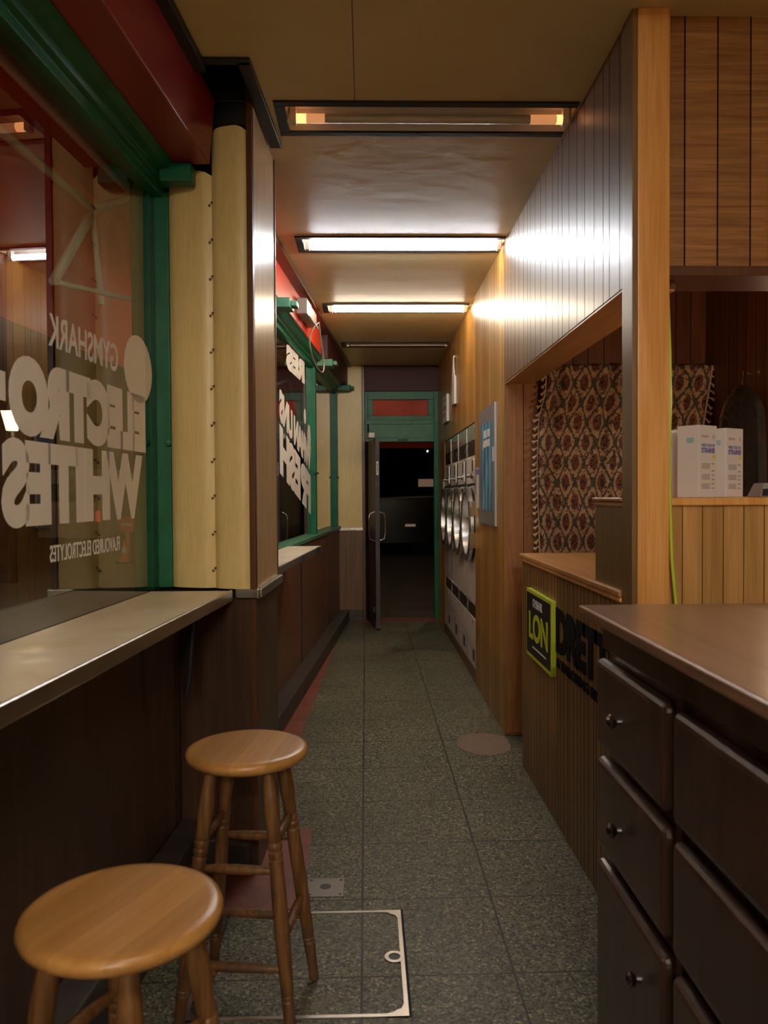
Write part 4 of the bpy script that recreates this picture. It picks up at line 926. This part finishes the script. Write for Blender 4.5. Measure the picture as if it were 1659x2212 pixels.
for a_, b_ in ((-0.205, 2.862), (-0.098, 2.760), (-0.205, 2.760), (-0.098, 2.862)): obj('bolt', MB().lathe((a_, b_, 0.003), (0, 0, 1), [(0.006, 0), (0.005, 0.0008), (0, 0.001)], 10), M['black'], cp)
mb = MB(); n = 36; pts = [(0.655+0.155*math.cos(2*PI*k/n)*(1+0.05*math.sin(3*k)), 4.42+0.20*math.sin(2*PI*k/n)*(1+0.06*math.cos(2.3*k))) for k in range(n)]
pts = [(min(x, 0.795), y) for x, y in pts]
mb.prism([(x, y, 0.0) for x, y in pts], [(x, y, 0.0008) for x, y in pts])
tag(obj('floor_patch', mb, M['patch'], None, 0, None, (0.655, 4.42, 0)), 'round brown worn patch on the tiles at the counter corner', 'patch')

# junction box on the red beam
jx = thing('junction_box', 'grey double junction box with looping cable on the red beam', 'junction box', tuple(F(5.9, 0.14, 2.72)))
mb = MB(); mb.fbox(5.55, 5.78, 0.126, 0.20, 2.655, 2.765); mb.fbox(5.82, 6.08, 0.126, 0.195, 2.665, 2.765); obj('boxes', mb, M['plastic_grey'], jx, 0.006)
mb = MB(); pts = []
for k in range(41):
    a_ = k/40; pts.append(F(6.05+0.42*math.sin(a_*2*PI)*(0.4+a_), 0.215, 2.70-0.36*math.sin(a_*PI)**1.0))
mb.tube(pts, 0.006, 6); mb.tube([F(5.66, 0.20, 2.66), F(5.72, 0.22, 2.63), F(5.95, 0.22, 2.63), F(6.06, 0.2, 2.68)], 0.005, 6); obj('cable', mb, M['plastic_grey'], jx, 0, 60)

# ---------------------------------------------------------------- outside, at night
struct('pavement', MB().box(-40, 25, -15, 60, -0.16, -0.07), M['tarmac'])
struct('doorstep', MB().box(-0.3, 1.2, 9.0, 9.6, -0.07, -0.005), M['tarmac'])
aw = thing('awning', 'red shop awning on a pale metal frame outside the windows', 'awning', tuple(F(4.5, -0.2, 2.6)))
mb = MB(); mb.fbox(-1.5, 9.0, -0.375, -0.37, 1.99, 2.66); mb.hexa([F(-1.5, -0.37, 2.655), F(-1.5, -0.12, 2.70), F(9.0, -0.12, 2.70), F(9.0, -0.37, 2.655), F(-1.5, -0.37, 2.66), F(-1.5, -0.12, 2.705), F(9.0, -0.12, 2.705), F(9.0, -0.37, 2.66)])
obj('fabric', mb, M['awning'], aw)
def bar(name, pts, r=0.016):
    obj(name, MB().tube(pts, r, 10), M['white_frame'], aw, 0, 60)
bar('rail', [F(-1.5, -0.13, 2.585), F(3.25, -0.13, 2.585)]); bar('rail', [F(-1.5, -0.30, 2.535), F(3.2, -0.30, 2.535)])
bar('end_tube', [F(3.2, -0.13, 2.58), F(3.2, -0.30, 2.535)]); bar('drop_tube', [F(3.2, -0.30, 2.53), F(3.2, -0.27, 2.16)], 0.012)
bar('brace', [F(3.18, -0.30, 2.50), F(2.86, -0.30, 2.16)], 0.019); bar('bottom_tube', [F(2.86, -0.30, 2.16), F(3.2, -0.09, 2.165)], 0.010)
bar('rail', [F(3.5, -0.2, 2.56), F(8.9, -0.2, 2.56)]); bar('brace', [F(6.0, -0.28, 2.15), F(7.6, -0.28, 2.5)], 0.014); bar('brace', [F(8.3, -0.28, 2.1), F(7.6, -0.28, 2.5)], 0.014)
mb = MB(); mb.box(-0.6, 1.6, 9.55, 9.56, 1.955, 2.06); mb.box(-0.72, -0.6, 9.55, 9.56, 1.955, 2.7); obj('end_valance', mb, M['sign_red'], aw)
mb = MB(); mb.tube([F(8.98, -0.25, 2.6), (-0.66, 9.555, 2.62)], 0.012, 8); obj('end_arm', mb, M['white_frame'], aw)
struct('street_wall_left', MB().box(-14, -13.5, -10, 60, -0.07, 9), M['night_wall'])
struct('street_wall_back', MB().box(-30, 25, 44, 44.5, -0.07, 12), M['night_wall'])
# pale van
vn = thing('van', 'pale parked van with a yellow plate seen through the near window', 'van', (-8.1, 22, -0.07))
prof = [(0, 0.25), (0, 1.0), (0.12, 1.9), (0.35, 2.15), (4.2, 2.15), (4.6, 1.2), (5.2, 1.0), (5.3, 0.3)]
obj('body', MB().prism([(-9.0, 22+a_, b_) for a_, b_ in prof], [(-7.2, 22+a_, b_) for a_, b_ in prof]), M['van'], vn, 0.06)
obj('rear_window', MB().box(-8.8, -7.4, 21.98, 22.12, 1.25, 1.75), M['dark_glass'], vn); obj('plate', MB().box(-8.35, -7.85, 21.96, 22.0, 0.5, 0.62), M['yellow_plate'], vn)
for x in (-8.9, -7.4):
    obj('tail_lamp', MB().box(x, x+0.12, 21.97, 22.0, 0.7, 1.0), M['tail'], vn)
    for y in (22.9, 26.2): obj('wheel', MB().lathe((x-0.02, y, 0.25), (1, 0, 0), [(0, 0), (0.32, 0), (0.32, 0.2), (0, 0.2)], 24), M['rubber'], vn, 0, 40)
# roadworks sign and cones
rsn = thing('road_sign', 'round red no entry sign on a stand outside the near window', 'road sign', (-5.35, 18, -0.07))
obj('disc', MB().lathe((-5.35, 18, 0.75), (0, -1, 0), [(0, 0), (0.19, 0), (0.19, 0.02), (0, 0.02)], 32), M['sign_red'], rsn); obj('white_bar', MB().box(-5.48, -5.22, 17.96, 17.978, 0.72, 0.79), M['sign_white'], rsn)
obj('stand', MB().box(-5.39, -5.31, 17.99, 18.05, -0.07, 0.58), M['orange_print'], rsn)
def cone(loc, label):
    r = thing('traffic_cone', label, 'traffic cone', (0, 0, 0), 0, 'traffic cones outside')
    obj('cone', MB().lathe((0, 0, 0), (0, 0, 1), [(0.12, 0.03), (0.02, 0.5), (0, 0.5)], 24), M['orange_print'], r, 0, 40); obj('base', MB().box(-0.15, 0.15, -0.15, 0.15, 0, 0.03), M['rubber'], r)
    obj('white_band', MB().lathe((0, 0, 0), (0, 0, 1), [(0.079, 0.23), (0.054, 0.35)], 24), M['sign_white'], r); r.location = loc; return r
cn = cone((-4.95, 18.2, -0.07), 'orange traffic cone right of the round road sign outside')
dup(cn, (-5.3, 17.6, -0.07), None, 'orange traffic cone in front of the round road sign outside')
# street lantern
ln_ = thing('street_lantern', 'lit street lantern glowing beyond the near window', 'street lamp', (-6.0, 13.7, -0.07))
obj('post', MB().tube([(-6.0, 13.7, -0.07), (-6.0, 13.7, 2.5)], 0.05, 12), M['black'], ln_)
obj('lamp_glass', MB().prism([(-6.07, 13.63, 2.52), (-5.93, 13.63, 2.52), (-5.93, 13.77, 2.52), (-6.07, 13.77, 2.52)], [(-6.13, 13.57, 2.85), (-5.87, 13.57, 2.85), (-5.87, 13.83, 2.85), (-6.13, 13.83, 2.85)]), M['lantern'], ln_)
obj('cap', MB().lathe((-6, 13.7, 2.85), (0, 0, 1), [(0.22, 0), (0.05, 0.16), (0, 0.2)], 16), M['black'], ln_)
# dark car across the road, distant lights
car = thing('car', 'dark parked car in the night street beyond the open door', 'car', (1.0, 20, -0.07))
prof = [(-1.6, 0.25), (-1.7, 0.8), (-0.6, 0.95), (0.0, 1.42), (1.9, 1.45), (2.7, 0.95), (3.3, 0.85), (3.3, 0.25)]
obj('body', MB().prism([(a_, 19.2, b_-0.07) for a_, b_ in prof], [(a_, 20.9, b_-0.07) for a_, b_ in prof]), M['car'], car, 0.05)
for x in (-0.9, 2.3): obj('wheel', MB().lathe((x, 19.18, 0.25), (0, 1, 0), [(0, 0), (0.32, 0), (0.32, 0.2), (0, 0.2)], 24), M['rubber'], car, 0, 40)
obj('lamp', MB().box(0.95, 1.2, 19.18, 19.2, 0.62, 0.68), M['far_warm'], car)
fs = tag(obj('lit_sign', MB().box(2.45, 3.25, 36.9, 37.0, 1.75, 2.10), M['far_warm'], None, 0, None, (2.85, 37, 1.75)), 'dim pinkish lit sign board far across the street', 'sign')
fs.location.z = 1.75
tag(obj('sign_post', MB().box(2.8, 2.9, 37.0, 37.1, -0.07, 1.9), M['night_wall'], None, 0, None, (2.85, 37.05, -0.07)), 'dark post behind the dim lit sign across the street', 'post')
bw = thing('building', 'dark building far across the street with a few bluish lit windows', 'building', (4.0, 43.4, -0.07))
obj('wall', MB().box(-6, 9, 43.5, 44, -0.07, 11), M['night_wall'], bw)
for x, z, s in ((3.22, 4.05, 0.09), (3.36, 3.7, 0.07), (3.55, 3.98, 0.07), (3.9, 6.1, 0.1), (2.3, 5.0, 0.05)): obj('lit_window', MB().box(x, x+s, 43.46, 43.5, z, z+s*1.3), M['far_light'], bw)
